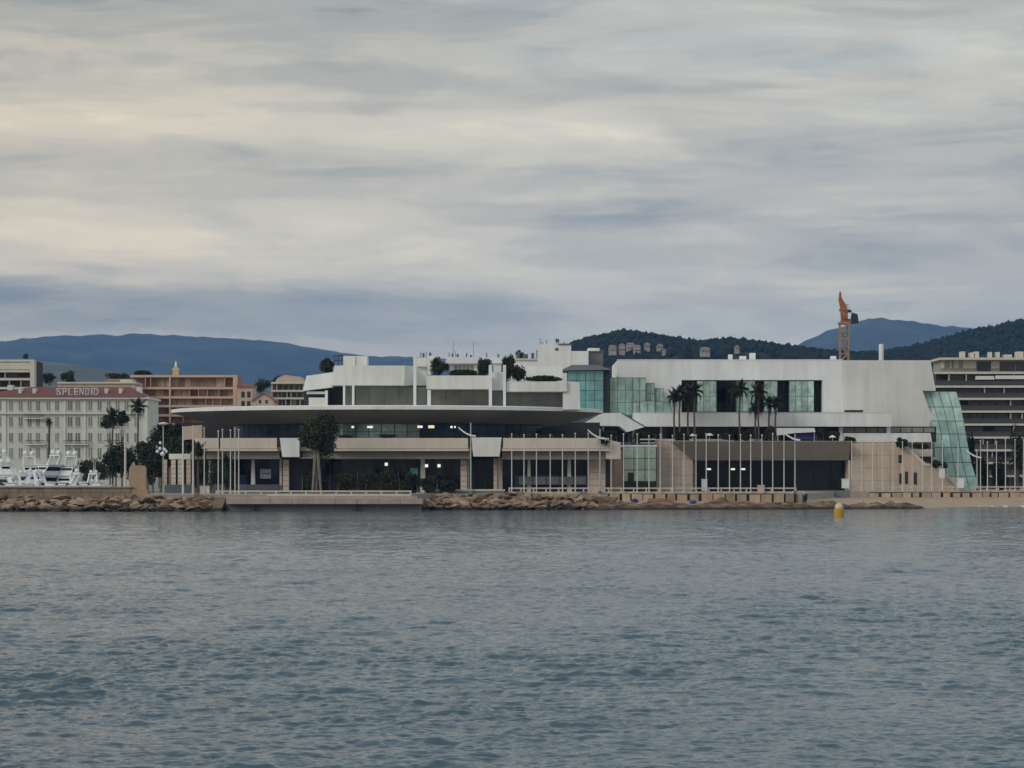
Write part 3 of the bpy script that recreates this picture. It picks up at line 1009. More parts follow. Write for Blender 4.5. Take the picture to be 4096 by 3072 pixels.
panes(ug, 1667, 1546, 1708, 1632, 1, 1, YU + 5.2, 'grey_glass', gap=0.1)
panes(ug, 1724, 1560, 1955, 1632, 4, 1, YU + 5.0, 'olive_glass', gap=0.05)
panes(ug, 1970, 1562, 2011, 1632, 1, 1, YU + 5.2, 'grey_glass', gap=0.1)
panes(ug, 2028, 1570, 2252, 1632, 4, 1, YU + 5.0, 'olive_glass', gap=0.05)
B(1226, 1566, 1300, 1576, YU + 4, 1.2).build('ledge', 'white_plaster', ca)
B(1235, 1590, 1300, 1640, YU + 4.4, 1).build('low_wall', 'warm_plaster', ca)
# rooftop pavilions
ph = B(1373, 1424, 1420, 1463, YU + 8, 5).build('roof_box', 'warm_plaster', ca)
B(1421, 1424, 1468, 1463, YU + 8.3, 5).build('roof_box', 'warm_plaster', ca)
B(1335, 1420, 1372, 1422.5, YU + 8, 5).build('roof_rail', 'dark_frame', ca)
for px in (1337, 1353, 1369):
    B(px - 1.2, 1422, px + 1.2, 1464, YU + 8, 0.2).build('rail_post', 'dark_frame', ca)
B(1336, 1440, 1370, 1443, YU + 8, 0.1).build('roof_rail', 'dark_frame', ca)
MB().pprism([(1788, 1428), (1918, 1428), (1922, 1454), (1778, 1454)], YU + 7, 7).build('pavilion_roof', 'white_plaster', ca)
B(1800, 1454.5, 1912, 1494, YU + 8, 5).build('pavilion_wall', 'warm_plaster', ca)
panes(ca, 1815, 1460, 1895, 1482, 5, 1, YU + 7.9, 'grey_glass', gap=0.2, name='window')
MB().pprism([(1966, 1428), (2006, 1428), (2010, 1453), (1968, 1453)], YU + 9, 5).build('pavilion_roof', 'white_plaster', ca)
B(1974, 1453.5, 2004, 1490, YU + 9.5, 4).build('pavilion_wall', 'warm_plaster', ca)
B(1666, 1432, 1708, 1466, YU + 4, 5).build('roof_box', 'warm_plaster', ca)
for px, y0, w_ in ((1682, 1408, 3), (1690, 1412, 8), (1704, 1406, 2), (1716, 1410, 9), (1795, 1410, 3), (1806, 1414, 7), (1820, 1404, 2), (1826, 1416, 9), (1864, 1412, 5), (1880, 1420, 8), (1945, 1412, 4), (1990, 1416, 6)):
    B(px, y0, px + w_, 1430, YU + 9, 0.5).build('roof_plant', 'slate', ca)
for px in (1893, 1812):
    B(px, 1366, px + 1.4, 1430, YU + 10, 0.08).build('aerial', 'slate', ca)
B(2075, 1466, 2250, 1530, YU + 16, 6).build('rear_block', 'white_plaster', ca)

# ------------------------------------------------------------------ congress hall
YH = 535.0
ha = thing('congress_hall', (X(3050, YH), YH, GZ), 'large white congress hall with teal glass bays and beige stone base', 'hall')
# main white block built round its window recess, butted end to end
B(2470, 1440, 3372, 1520, YH, 30).build('main_wall', 'white_plaster', ha)
B(2470, 1520, 2726, 1652, YH, 30).build('main_wall', 'white_plaster', ha)
B(3290, 1520, 3372, 1652, YH, 30).build('main_wall', 'white_plaster', ha)
B(2726, 1520, 3290, 1652, YH + 3.2, 26).build('recess_wall', 'dark_frame', ha)
ye = lambda px: YH + 3 * (px - 3372) / 371
for pts in ([(3372.3, 1441), (3722, 1441), (3743, 1563), (3372.3, 1563)], [(3372.3, 1563), (3690, 1563), (3722, 1652), (3372.3, 1652)], [(3372.3, 1652), (3733, 1652), (3744, 1706), (3372.3, 1706)]):
    MB().pprism([(p[0], p[1], ye(p[0])) for p in pts], YH, 26).build('end_wall', 'warm_plaster', ha)
B(2468, 1437.5, 3372, 1440, YH - .1, 0.6).build('roof_coping', 'lamp_white', ha)
B(2480, 1436, 2800, 1438, YH + 20, 5).build('roof_edge', 'roof_red', ha)
for px0, px1, y0 in ((2915, 2930, 1418), (2960, 2985, 1424), (3000, 3022, 1412), (3325, 3345, 1424)):
    B(px0, y0, px1, 1440, YH + 14, 2).build('roof_vent', 'lamp_white', ha)
# alternating glass bays and dark recesses
for px0, px1, c in ((2788, 2866, 3), (2946, 3020, 3), (3056, 3110, 2), (3157, 3256, 4)):
    bay = B(px0, 1522, px1, 1648, YH + 0.4, 2.8).build('glass_bay', 'slate', ha)
    panes(bay, px0, 1523, px1, 1647, c, 2, YH + 0.33, 'teal_pale_glass', gap=0.10)
for px0, px1, c in ((2728, 2787, 2), (2868, 2944, 2), (3022, 3054, 1), (3112, 3155, 2), (3258, 3289, 1)):
    panes(ha, px0, 1523, px1, 1648, c, 1, YH + 3.1, 'dark_glass', gap=0.15, name='recess_pane')
# glass tower with slate roof
YT = 528.0
B(2272, 1482, 2414, 1690, YT, 10).build('glass_tower', 'slate', ha)
gt = bpy.data.objects[[o.name for o in ha.children if o.name.startswith('glass_tower')][0]]
panes(gt, 2272, 1483, 2414, 1640, 4, 4, YT - .07, 'teal_deep_glass', gap=0.12)
B(2415, 1478, 2438, 1660, YT + .6, 9).build('tower_side', 'dark_frame', ha)
xa, xb = X(2240, YT), X(2448, YT)
MB().prism([(xa, YT - 1.2, Z(1483, YT)), (xb, YT - 1.2, Z(1480, YT)), (X(2392, YT), YT + 4, Z(1456, YT)), (X(2290, YT), YT + 4, Z(1456, YT))],
           [(xa, YT + 12, Z(1483, YT)), (xb, YT + 12, Z(1480, YT)), (X(2392, YT), YT + 7, Z(1456, YT)), (X(2290, YT), YT + 7, Z(1456, YT))]).build('tower_roof', 'slate', ha)
# stepped glass volumes
for px0, px1, y0, y1, c, r, yy, mm in ((2439, 2532, 1510, 1660, 3, 3, 530, 'green_glass'), (2533, 2583, 1510, 1660, 2, 3, 529, 'teal_pale_glass'),
                                       (2584, 2619, 1532, 1660, 2, 3, 530, 'teal_pale_glass'), (2620, 2656, 1553, 1660, 2, 2, 530.5, 'teal_pale_glass'),
                                       (2560, 2619, 1604, 1660, 2, 1, 526.5, 'teal_pale_glass'), (2620, 2684, 1606, 1660, 2, 1, 527, 'green_glass')):
    st = B(px0, y0, px1, y1, yy, 3).build('glass_step', 'slate', ha)
    panes(st, px0, y0 + 1, px1, y1, c, r, yy - .07, mm, gap=0.10)
# white terraces
YP = 524.0
B(2535, 1651, 3566, 1706, YP, 9).build('terrace_band', 'white_plaster', ha)
B(2535, 1649.3, 3566, 1651, YP - .1, 0.8).build('band_coping', 'lamp_white', ha)
B(3380, 1640, 3452, 1650, YP + 1.5, 1.0).build('planter', 'leaf_dark', ha)
MB().pprism([(2328, 1696), (2408, 1652), (2482, 1652), (2578, 1708), (2508, 1728), (2478, 1704), (2332, 1701)], YP - 4, 9).build('entrance_roof', 'white_plaster', ha)
MB().pprism([(2482.5, 1651), (2489, 1651), (2585, 1707), (2579, 1709)], YP - 4.1, 0.4).build('roof_joint', 'slate', ha)
tw = B(2330, 1706, 3745, 1768, YP + 5.5, 0.6).build('terrace_glazing', 'dark_frame', ha)
panes(tw, 2575, 1708, 3190, 1764, 18, 1, YP + 5.3, 'dark_glass', gap=0.2, pick=lambda i, j: rgp.choice(['dark_glass', 'grey_dark_glass', 'dark_glass']))
panes(tw, 3372, 1709, 3740, 1731, 8, 1, YP + 5.0, 'grey_glass', gap=0.2)
for px0 in (3357, 3547):
    B(px0, 1706.5, px0 + 15, 1768, YP + 2, 1).build('pillar', 'white_plaster', ha)
for px0 in (2408, 2530, 2640):
    B(px0, 1706.5, px0 + 9, 1768, YP + 3, 1).build('pillar', 'white_plaster', ha)
B(3375, 1732, 3675, 1768, YP + 1.5, 2.5).build('terrace_wall', 'white_plaster', ha)
MB().pprism([(3675.5, 1732), (3722, 1732), (3728, 1768), (3675.5, 1768)], YP + 1.5, 2.5).build('terrace_wall', 'warm_plaster', ha)
B(2720, 1756, 2935, 1768, YP + .5, 1).build('terrace_kerb', 'beige_stone', ha)
B(2960, 1756, 3050, 1768, YP + .5, 1).build('terrace_kerb', 'beige_stone', ha)
# beige base
YS = 516.0
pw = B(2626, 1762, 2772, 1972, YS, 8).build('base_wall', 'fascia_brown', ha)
joints(pw, 2626, 1763, 2771, 1972, 3, 6, YS - .08, 'beige_stone', gap=0.06, th=0.08)
B(2626, 1756, 2700, 1763, YS - .2, 4).build('base_coping', 'beige_parapet', ha)
# overhanging fascia: leans out at the top
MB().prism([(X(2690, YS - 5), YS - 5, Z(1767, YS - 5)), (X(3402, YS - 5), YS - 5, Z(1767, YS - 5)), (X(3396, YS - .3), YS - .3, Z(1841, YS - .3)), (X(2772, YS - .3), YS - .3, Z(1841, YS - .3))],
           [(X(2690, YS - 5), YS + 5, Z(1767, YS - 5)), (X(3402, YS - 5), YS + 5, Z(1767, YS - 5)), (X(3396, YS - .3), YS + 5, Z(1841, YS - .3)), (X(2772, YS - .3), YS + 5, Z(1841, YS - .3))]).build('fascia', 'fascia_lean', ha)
B(2690, 1763.5, 3402, 1767, YS - 5.1, 6).build('fascia_coping', 'soffit', ha)
og = B(2772, 1841.5, 3394, 1975, YS + 5, 1).build('foyer_glazing', 'dark_frame', ha)
panes(og, 2776, 1842, 3180, 1972, 9, 1, YS + 4.8, 'dark_glass', gap=0.2)
panes(og, 3184, 1842, 3392, 1972, 3, 1, YS + 4.8, 'grey_dark_glass', gap=0.2)
B(2770, 1843, 2780, 1970, YS + 1, 3).build('jamb', 'soffit', ha)
B(3392.5, 1841.5, 3402, 1975, YS - .4, 6).build('jamb', 'beige_parapet', ha)
for px in (2836, 2932, 2973):
    B(px - 8, 1873, px + 8, 1880, YS + 4.5, 0.2).build('foyer_lamp', 'lamp_glow', ha)
pw2 = B(3402.5, 1769, 3612, 1974, YS, 8).build('base_wall', 'fascia_brown', ha)
joints(pw2, 3403, 1770, 3612, 1974, 4, 4, YS - .08, 'beige_stone', gap=0.06, th=0.08)
MB().pprism([(3602, 1786), (3628, 1786), (3702, 1856), (3742, 1860), (3836, 1946), (3836, 1974), (3602, 1974)], YS - 1.2, 1.0).build('stair_wall', 'beige_stone', ha)
for pts in ([(3600, 1784), (3630, 1784), (3704, 1853), (3744, 1857), (3842, 1946), (3828, 1946), (3738, 1867), (3700, 1864), (3622, 1793), (3600, 1793)],):
    MB().pprism(pts, YS - 1.4, 1.4).build('stair_coping', 'beige_parapet', ha)
for px0, px1, y0, y1 in ((3594, 3607, 1820, 1852), (3597, 3606, 1894, 1936), (3620, 3632, 1886, 1936), (3655, 3668, 1890, 1938)):
    B(px0, y0, px1, y1, YS - 1.26, 0.1).build('doorway', 'recess', ha)
for k, (px0, px1, y0, y1) in enumerate(((3640, 3730, 1797, 1826), (3690, 3742, 1828, 1852))):
    B(px0, y0, px1, y1, YS + 1 + k, 4).build('planter_step', 'beige_parapet', ha)
    B(px0 + 2, y1, px1, y1 + 22, YS + 1.6 + k, 3).build('step_recess', 'recess', ha)
# pale green glass box and the stone between it and the casino
YX = 512.0
gb = B(2490, 1786, 2626, 1975, YX, 8).build('glass_box', 'recess', ha)
panes(gb, 2491, 1787, 2625, 1926, 3, 3, YX - .07, 'pale_glass', gap=0.14)
B(2490, 1780, 2628, 1786.5, YX - .1, 8).build('glass_box_roof', 'white_plaster', ha)
B(2500, 1926.5, 2620, 1968, YX - .15, 0.1).build('glass_box_base', 'leaf_dark', ha)
B(2512, 1890, 2534, 1926, YX - .2, .1).build('glass_box_door', 'dark_frame', ha)
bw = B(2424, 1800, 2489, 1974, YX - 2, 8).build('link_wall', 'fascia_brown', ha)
joints(bw, 2424, 1801, 2489, 1974, 2, 5, YX - 2.08, 'brown_stone', gap=0.08, th=0.08)
B(2560, 1755, 2622, 1760, YX + 1, .3).build('roof_rail', 'rail_paint', ha)
B(2560, 1770, 2622, 1773, YX + 1, .3).build('roof_rail', 'rail_paint', ha)

# leaning green glass tower at the hall's end: rows of panes that lean back
sl = thing('leaning_glass_stair', (X(3800, 520), 520, GZ), 'leaning green glass stair tower at the end of the white hall', 'glass tower')
rowsy = [1566, 1628, 1684, 1736, 1790, 1850, 1905, 1968]


def lean_pt(u, py):
    t = (py - 1566) / (1968 - 1566)
    Y = 540 - 8 * t
    left = lerp_table([(1566, 3682), (1628, 3702), (1660, 3714), (1736, 3732), (1968, 3752)], py)
    right = lerp_table([(1566, 3826), (1628, 3845), (1736, 3864), (1850, 3886), (1968, 3922)], py)
    px = left + (right - left) * u
    return Vector((X(px, Y), Y, Z(py, Y)))


bk = [lean_pt(u, y) + Vector((0, .25, 0)) for y in rowsy for u in (0, 1)]
mbk = MB()
for i in range(len(rowsy) - 1):
    a, b, c, d = bk[2 * i], bk[2 * i + 1], bk[2 * i + 3], bk[2 * i + 2]
    mbk.prism([a, b, c, d], [p + Vector((0, 1.2, 0)) for p in (a, b, c, d)])
fr_ = mbk.build('frame', 'frame_green', sl)
for i in range(len(rowsy) - 1):
    for j in range(4):
        e = 0.035
        y0, y1 = rowsy[i] + 1.3, rowsy[i + 1] - 1.3
        q = [lean_pt(j / 4 + e / 4, y0), lean_pt((j + 1) / 4 - e / 4, y0), lean_pt((j + 1) / 4 - e / 4, y1), lean_pt(j / 4 + e / 4, y1)]
        MB().prism(q, [p + Vector((0, .08, 0)) for p in q]).build('pane', 'green_pale_glass' if i < 2 else 'green_glass', fr_)

# ------------------------------------------------------------------ town behind
def window_part(parent, px, y0, y1, w, Y, m='shutter', sill=True):
    o = B(px - w / 2, y0, px + w / 2, y1, Y - 0.05, 0.12).build('window', m, parent)
    if sill:
        B(px - w / 2 - 1.5, y1, px + w / 2 + 1.5, y1 + 2.2, Y - 0.22, 0.3).build('sill', 'hotel_trim', o)
        B(px - 0.8, y0, px + 0.8, y1, Y - 0.09, 0.05).build('window_bar', 'hotel_trim', o)


YHO = 580.0
ho = thing('grand_hotel', (X(280, YHO), YHO, GZ), 'pale four-storey grand hotel with red hipped roof and many shuttered windows', 'hotel')
B(-140, 1596, 590, 1975, YHO, 18).build('wall', 'hotel_wall', ho)
B(-145, 1588, 595, 1596, YHO - .9, 20).build('cornice', 'hotel_trim', ho)
zc, zt = Z(1588, YHO), Z(1543, YHO)
MB().prism([(X(-150, YHO), YHO - 1.2, zc), (X(585, YHO), YHO - 1.2, zc), (X(500, YHO), YHO + 8, zt), (X(100, YHO), YHO + 8, zt)],
           [(X(-150, YHO), YHO + 19, zc), (X(585, YHO), YHO + 19, zc), (X(500, YHO), YHO + 10, zt), (X(100, YHO), YHO + 10, zt)]).build('roof', 'roof_red', ho)
B(-142, 1650, 560, 1656, YHO - .7, 1).build('string_course', 'hotel_trim', ho)
wx = [8, 44, 82, 118, 152, 193, 228, 280, 311, 361, 398, 435, 470, 506, 545]
rgw = random.Random(2)
for row, (y0, y1) in enumerate(((1605, 1642), (1668, 1706), (1732, 1768), (1792, 1832))):
    for px in wx:
        window_part(ho, px, y0, y1, 15 if px not in (280, 311) else 19, YHO, 'shutter')
for px0, px1, y in ((100, 182, 1776), (252, 352, 1776), (412, 482, 1776), (95, 175, 1672)):
    bl = B(px0, y, px1, y + 3.5, YHO - 1.1, 1.2).build('balcony', 'hotel_trim', ho)
    B(px0, y - 15, px1, y - 13, YHO - 1.1, 0.08).build('handrail', 'dark_frame', bl)
    k = int((px1 - px0) / 5)
    for i in range(k + 1):
        x = px0 + (px1 - px0) * i / k
        B(x - .4, y - 13, x + .4, y, YHO - 1.08, 0.05).build('baluster', 'dark_frame', bl)
for px0, px1 in ((6, 24), (572, 590), (255, 262), (336, 343)):
    B(px0, 1600, px1, 1970, YHO - .25, 0.3).build('pilaster', 'hotel_trim', ho)
for px in (73, 130, 418, 475):
    B(px, 1553, px + 12, 1574, YHO + 2.0, 3).build('dormer', 'hotel_trim', ho)
for px, h_ in ((30, 30), (545, 22)):
    B(px, 1570 - h_, px + 20, 1592, YHO + 5, 2.5).build('chimney', 'hotel_trim', ho)

# roof sign, one mesh per letter
YR = YHO + 1.0
rs = thing('roof_sign', (X(310, YR), YR, Z(1582, YR)), 'white open-frame letters reading SPLENDID on the red hotel roof', 'sign')
word = 'SPLENDID'
lx = [228, 251, 274, 297, 319, 342, 365, 376]
for ch, px in zip(word, lx):
    cu = bpy.data.curves.new('letter', 'FONT')
    cu.body = ch
    cu.size = 2.45
    cu.extrude = 0.08
    cu.offset = 0.035
    tmp = bpy.data.objects.new('letter', cu)
    COL.objects.link(tmp)
    bpy.context.view_layer.update()
    me = bpy.data.meshes.new_from_object(tmp.evaluated_get(bpy.context.evaluated_depsgraph_get()))
    bpy.data.objects.remove(tmp)
    me.materials.clear()
    me.materials.append(MATS['sign_white'])
    ws = [v.co.x for v in me.vertices]
    sx = (0.35 if ch == 'I' else 0.98) / (max(ws) - min(ws))
    inst('letter', me, rs, Vector((X(px, YR) - min(ws) * sx, YR - .3, Z(1581, YR))) - ORIGIN[rs.name], (math.radians(90), 0, 0), (sx, 1, 1))
for y in (1553, 1579):
    B(222, y, 480 if y > 1560 else 394, y + 1.6, YR + .1, 0.12).build('support_rail', 'sign_white', rs)
for px in (225, 262, 305, 348, 392):
    B(px, 1552, px + 1.6, 1586, YR + .25, 0.15).build('strut', 'sign_white', rs)


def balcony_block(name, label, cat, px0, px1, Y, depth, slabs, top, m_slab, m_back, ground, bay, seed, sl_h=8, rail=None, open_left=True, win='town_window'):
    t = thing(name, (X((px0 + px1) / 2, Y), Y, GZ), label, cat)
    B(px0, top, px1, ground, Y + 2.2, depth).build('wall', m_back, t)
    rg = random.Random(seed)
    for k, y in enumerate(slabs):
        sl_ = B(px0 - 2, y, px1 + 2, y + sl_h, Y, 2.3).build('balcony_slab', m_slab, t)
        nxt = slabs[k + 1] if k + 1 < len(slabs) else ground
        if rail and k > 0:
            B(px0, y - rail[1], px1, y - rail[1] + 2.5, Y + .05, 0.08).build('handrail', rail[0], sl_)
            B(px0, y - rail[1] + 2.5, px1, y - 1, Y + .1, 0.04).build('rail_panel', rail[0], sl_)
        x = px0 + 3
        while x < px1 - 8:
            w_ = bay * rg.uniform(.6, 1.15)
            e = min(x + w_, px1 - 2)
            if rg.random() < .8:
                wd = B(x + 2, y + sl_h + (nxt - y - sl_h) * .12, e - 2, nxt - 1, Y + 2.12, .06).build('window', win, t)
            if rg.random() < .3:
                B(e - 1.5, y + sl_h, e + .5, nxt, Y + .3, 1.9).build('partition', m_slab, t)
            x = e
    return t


# orange block behind the hotel, and the pale one at the far left
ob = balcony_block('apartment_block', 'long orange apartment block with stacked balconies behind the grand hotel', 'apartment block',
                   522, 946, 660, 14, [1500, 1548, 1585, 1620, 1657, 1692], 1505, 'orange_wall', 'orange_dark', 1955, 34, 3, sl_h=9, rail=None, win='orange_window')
B(932, 1502, 947, 1960, 659.7, 3).build('end_wall', 'orange_wall', ob)
B(676, 1510, 682, 1960, 659.9, 3).build('fin_wall', 'orange_wall', ob)
B(516, 1535, 560, 1560, 655, 5).build('roof_box', 'pink_wall', ob)
lb = balcony_block('apartment_block', 'pale cream apartment block with wide balconies beside the red roof', 'apartment block',
                   -160, 134, 700, 14, [1438, 1480, 1512, 1548, 1580, 1620], 1442, 'cream_wall', 'recess', 1945, 46, 5, sl_h=9)
B(120, 1440, 137, 1945, 699.6, 3).build('end_wall', 'cream_wall', lb)
B(-160, 1450, 120, 1478, 699.9, 1).build('upper_wall', 'cream_wall', lb)
tb = thing('terrace_house', (X(400, 640), 640, GZ), 'low pink house with flat terrace just behind the red hotel roof', 'house')
B(232, 1534, 540, 1560, 640, 10).build('wall', 'pink_wall', tb)
B(228, 1528, 544, 1534, 639.4, 11).build('terrace_edge', 'cream_wall', tb)
B(480, 1518, 530, 1528, 643, 5).build('roof_box', 'cream_wall', tb)
B(150, 1562, 300, 1960, 642, 8).build('lower_wall', 'pink_wall', tb)
B(232, 1560, 540, 1960, 641, 9).build('lower_wall', 'orange_dark', tb)
hr = thing('hip_roof_house', (X(455, 680), 680, GZ), 'house with brown tiled hip roof beside dark trees behind the pink terrace', 'house')
MB().prism([(X(370, 680), 680, Z(1538, 680)), (X(535, 680), 680, Z(1538, 680)), (X(500, 680), 686, Z(1512, 680)), (X(425, 680), 686, Z(1512, 680))],
           [(X(370, 680), 692, Z(1538, 680)), (X(535, 680), 692, Z(1538, 680)), (X(500, 680), 687, Z(1512, 680)), (X(425, 680), 687, Z(1512, 680))]).build('roof', 'tile_roof', hr)
B(376, 1538, 530, 1950, 681, 10).build('wall', 'pink_wall', hr)


def gable_house(label, px0, px1, ye, yr, Y, wall, roof, win):
    t = thing('gable_house', (X((px0 + px1) / 2, Y), Y, GZ), label, 'house')
    B(px0, ye, px1, 1945, Y, 10).build('wall', wall, t)
    pm = (px0 + px1) / 2
    MB().pprism([(px0, ye), (pm, yr), (px1, ye)], Y, 10).build('gable', wall, t)
    for s in (-1, 1):
        e = px0 - 5 if s < 0 else px1 + 5
        MB().pprism([(e, ye + 3), (pm, yr - 2), (pm, yr - 6), (e, ye - 2)], Y - .5, 11).build('roof_slope', roof, t)
    for px, y0, y1, w_ in win:
        B(px - w_ / 2, y0, px + w_ / 2, y1, Y - .06, .1).build('window', 'town_window', t)
    return t


gable_house('small pink gabled house between the orange block and the canopy', 1010, 1095, 1602, 1574, 640, 'pink_wall', 'tile_roof', [(1040, 1600, 1614, 9), (1066, 1600, 1614, 9)])
bh = thing('town_house', (X(980, 650), 650, GZ), 'narrow pink-brown town house next to the orange block end wall', 'house')
B(949, 1548, 1010, 1950, 650, 10).build('wall', 'pink_wall', bh)
B(946, 1538, 1012, 1548, 649.5, 11).build('roof', 'tile_roof', bh)
for px in (965, 988):
    B(px, 1566, px + 14, 1590, 649.94, .1).build('window', 'town_window', bh)
    B(px, 1604, px + 14, 1626, 649.94, .1).build('window', 'town_window', bh)
wv = balcony_block('town_block', 'pale grey terraced town block with tiled roofs left of the casino terraces', 'apartment block',
                   1086, 1225, 690, 12, [1528, 1560, 1590, 1622], 1532, 'cream_wall', 'pink_wall', 1950, 22, 9, sl_h=7)
MB().pprism([(1100, 1528), (1110, 1512), (1140, 1500), (1205, 1508), (1215, 1528)], 692, 8).build('roof_pavilion', 'pink_wall', wv)

# church tower on the skyline
ch = thing('church_tower', (X(702, 900), 900, GZ), 'small yellow church tower topped by a white statue', 'tower')
B(691, 1478, 713, 1960, 900, 2.0).build('shaft', 'church_yellow', ch)
B(688, 1474, 716, 1479, 899.8, 2.4).build('cornice', 'cream_wall', ch)
MB().pprism([(693, 1474), (711, 1474), (706, 1464), (698, 1464)], 900.3, 1.4).build('cap', 'church_yellow', ch)
MB().lathe([(.5, 0), (.35, .6), (.42, 1.1), (.2, 1.35), (.22, 1.6), (.05, 1.8)], (X(702, 900), 901, Z(1464, 900)), 8).build('statue', 'lamp_white', ch)

# white stepped block behind the casino roof
wb = thing('stepped_white_block', (X(2250, 640), 640, GZ), 'white windowless stepped block with antennas behind the casino roof', 'building')
B(2152, 1378, 2285, 1950, 640, 14).build('upper_wall', 'white_plaster', wb)
B(2285.5, 1404, 2354, 1950, 640, 14).build('lower_wall', 'white_plaster', wb)
B(2355, 1398, 2412, 1950, 646, 8).build('rear_wall', 'grey_concrete', wb)
B(2352, 1392, 2398, 1404, 645, 8).build('rear_cap', 'white_plaster', wb)
B(2232, 1374, 2288, 1378, 639.6, 10).build('roof_edge', 'slate', wb)
B(2220, 1392, 2234, 1402, 639.9, .2).build('vent', 'slate', wb)
for px, y0 in ((2160, 1352), (2168, 1366), (2186, 1360), (2226, 1352), (2234, 1356), (2256, 1366)):
    B(px, y0, px + 1.6, 1378, 643, .1).build('antenna', 'dark_frame', wb)
    B(px - 4, y0 + 4, px + 5, y0 + 5.4, 643, .1).build('antenna_bar', 'dark_frame', wb)
B(2222, 1356, 2236, 1370, 644, .4).build('antenna_panel', 'slate', wb)
lr = thing('rooftop_terrace_house', (X(2050, 660), 660, GZ), 'low grey house with roof clutter between casino terraces and white block', 'house')
B(2030, 1440, 2180, 1950, 660, 12).build('wall', 'white_plaster', lr)
B(2026, 1434, 2184, 1440, 659.5, 13).build('roof_edge', 'cream_wall', lr)
for px, y0, y1, w_ in ((2066, 1406, 1434, 14), (2090, 1416, 1434, 22), (2125, 1412, 1434, 12), (2146, 1400, 1434, 6)):
    B(px, y0, px + w_, y1, 663, 1).build('roof_plant', 'slate', lr)

# big dark balcony block at the right
YA = 610.0
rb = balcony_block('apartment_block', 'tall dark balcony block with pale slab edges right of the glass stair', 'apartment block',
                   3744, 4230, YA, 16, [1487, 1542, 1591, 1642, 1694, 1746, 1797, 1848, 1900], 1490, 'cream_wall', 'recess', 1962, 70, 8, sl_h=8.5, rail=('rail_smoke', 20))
B(3758, 1430, 4230, 1439, YA + 1, 16).build('roof_slab', 'cream_wall', rb)
B(3766, 1439.2, 4230, 1487, YA + 4, 12).build('penthouse_wall', 'pink_grey', rb)
for px0, px1, mm in ((3766, 3778, 'cream_wall'), (3800, 3806, 'cream_wall'), (3816, 3835, 'cream_wall'), (3852, 3905, 'cream_wall'), (3965, 3998, 'cream_wall')):
    B(px0, 1442, px1, 1474, YA + 3.7, .3).build('penthouse_panel', mm, rb)
for px0, px1 in ((3908, 3962), (4000, 4060), (4064, 4200)):
    B(px0, 1448, px1, 1484, YA + 3.85, .1).build('penthouse_window', 'town_window', rb)
for px0, px1, y in ((3905, 3976, 1504), (3984, 4200, 1502)):
    MB().pprism([(px0, y), (px1, y), (px1 + 2, y + 14), (px0 - 2, y + 14)], YA - .3, 1.5).build('awning', 'awning', rb)
for px, w_, h_ in ((3845, 16, 24), (3882, 14, 20), (3900, 16, 24), (3958, 10, 22), (3988, 11, 22), (4018, 30, 12), (4068, 26, 24)):
    B(px, 1430 - h_, px + w_, 1430, YA + 6, 3).build('chimney', 'cream_wall', rb)

# chimney stack behind the hall roof
MB().lathe([(.62, 0), (.62, 24), (.55, 24.4)], (X(3525, 640), 640, GZ), 14).build('flue_stack', 'lamp_white')
fs = bpy.data.objects['flue_stack']
fs.scale.z = (Z(1376, 640) - GZ) / 24.4
tag(fs, 'slim white flue stack standing behind the white hall roof', 'chimney')

# ------------------------------------------------------------------ tower crane, jib raised, seen nearly end on
YK = 700.0
S = YK / F
cx = X(3376, YK)
cr = thing('tower_crane', (cx, YK, GZ), 'orange luffing tower crane with its jib raised, behind the hall', 'crane')
zt = Z(1296, YK)
mast = MB()
hw_ = 1.15
zs = [GZ + (zt - GZ) * i / 22 for i in range(23)]
for sx in (-hw_, hw_):
    for sy in (-hw_, hw_):
        mast.box(cx + sx - .17, cx + sx + .17, YK + sy - .17, YK + sy + .17, GZ, zt)
mast.build('mast', 'crane_mast', cr)
me_h = MB().box(-hw_, hw_, -.16, .16, -.16, .16).mesh('brace', 'crane_mast')
for i, z in enumerate(zs):
    for sy in (-hw_, hw_):
        inst('brace', me_h, cr, (0, sy, z - GZ))
        inst('brace', me_h, cr, (sy, 0, z - GZ), (0, 0, math.pi / 2))
ang = math.atan2(zs[1] - zs[0], 2 * hw_)
L_ = math.hypot(zs[1] - zs[0], 2 * hw_)
me_d = MB().box(-L_ / 2, L_ / 2, -.16, .16, -.16, .16).mesh('brace', 'crane_mast')
for i in range(22):
    zm = (zs[i] + zs[i + 1]) / 2 - GZ
    s_ = 1 if i % 2 else -1
    for sy in (-hw_ + .02, hw_ - .02):
        inst('brace', me_d, cr, (0, sy, zm), (0, -ang * s_, 0))
        inst('brace', me_d, cr, (sy, 0, zm), (0, -ang * s_, math.pi / 2))
MB().box(cx - 1.6, cx + 1.6, YK - 1.5, YK + 1.5, zt, zt + .5).build('slewing_ring', 'crane_mast', cr)
ct = lambda px, py, dy=0: Vector((X(px, YK), YK + dy, Z(py, YK)))
mb = MB()
mb.prism([ct(3362, 1292, -1), ct(3432, 1292, -1), ct(3432, 1276, -1), ct(3365, 1276, -1)], [ct(3362, 1292, 1), ct(3432, 1292, 1), ct(3432, 1276, 1), ct(3365, 1276, 1)])
mb.build('machine_deck', 'crane_orange', cr)
mb = MB()
mb.prism([ct(3402, 1294, -1.3), ct(3432, 1294, -1.3), ct(3428, 1258, -1.3), ct(3408, 1252, -1.3)], [ct(3402, 1294, 1.3), ct(3432, 1294, 1.3), ct(3428, 1258, 1.3), ct(3408, 1252, 1.3)])
mb.build('counterweight', 'crane_dark', cr)
mb = MB()
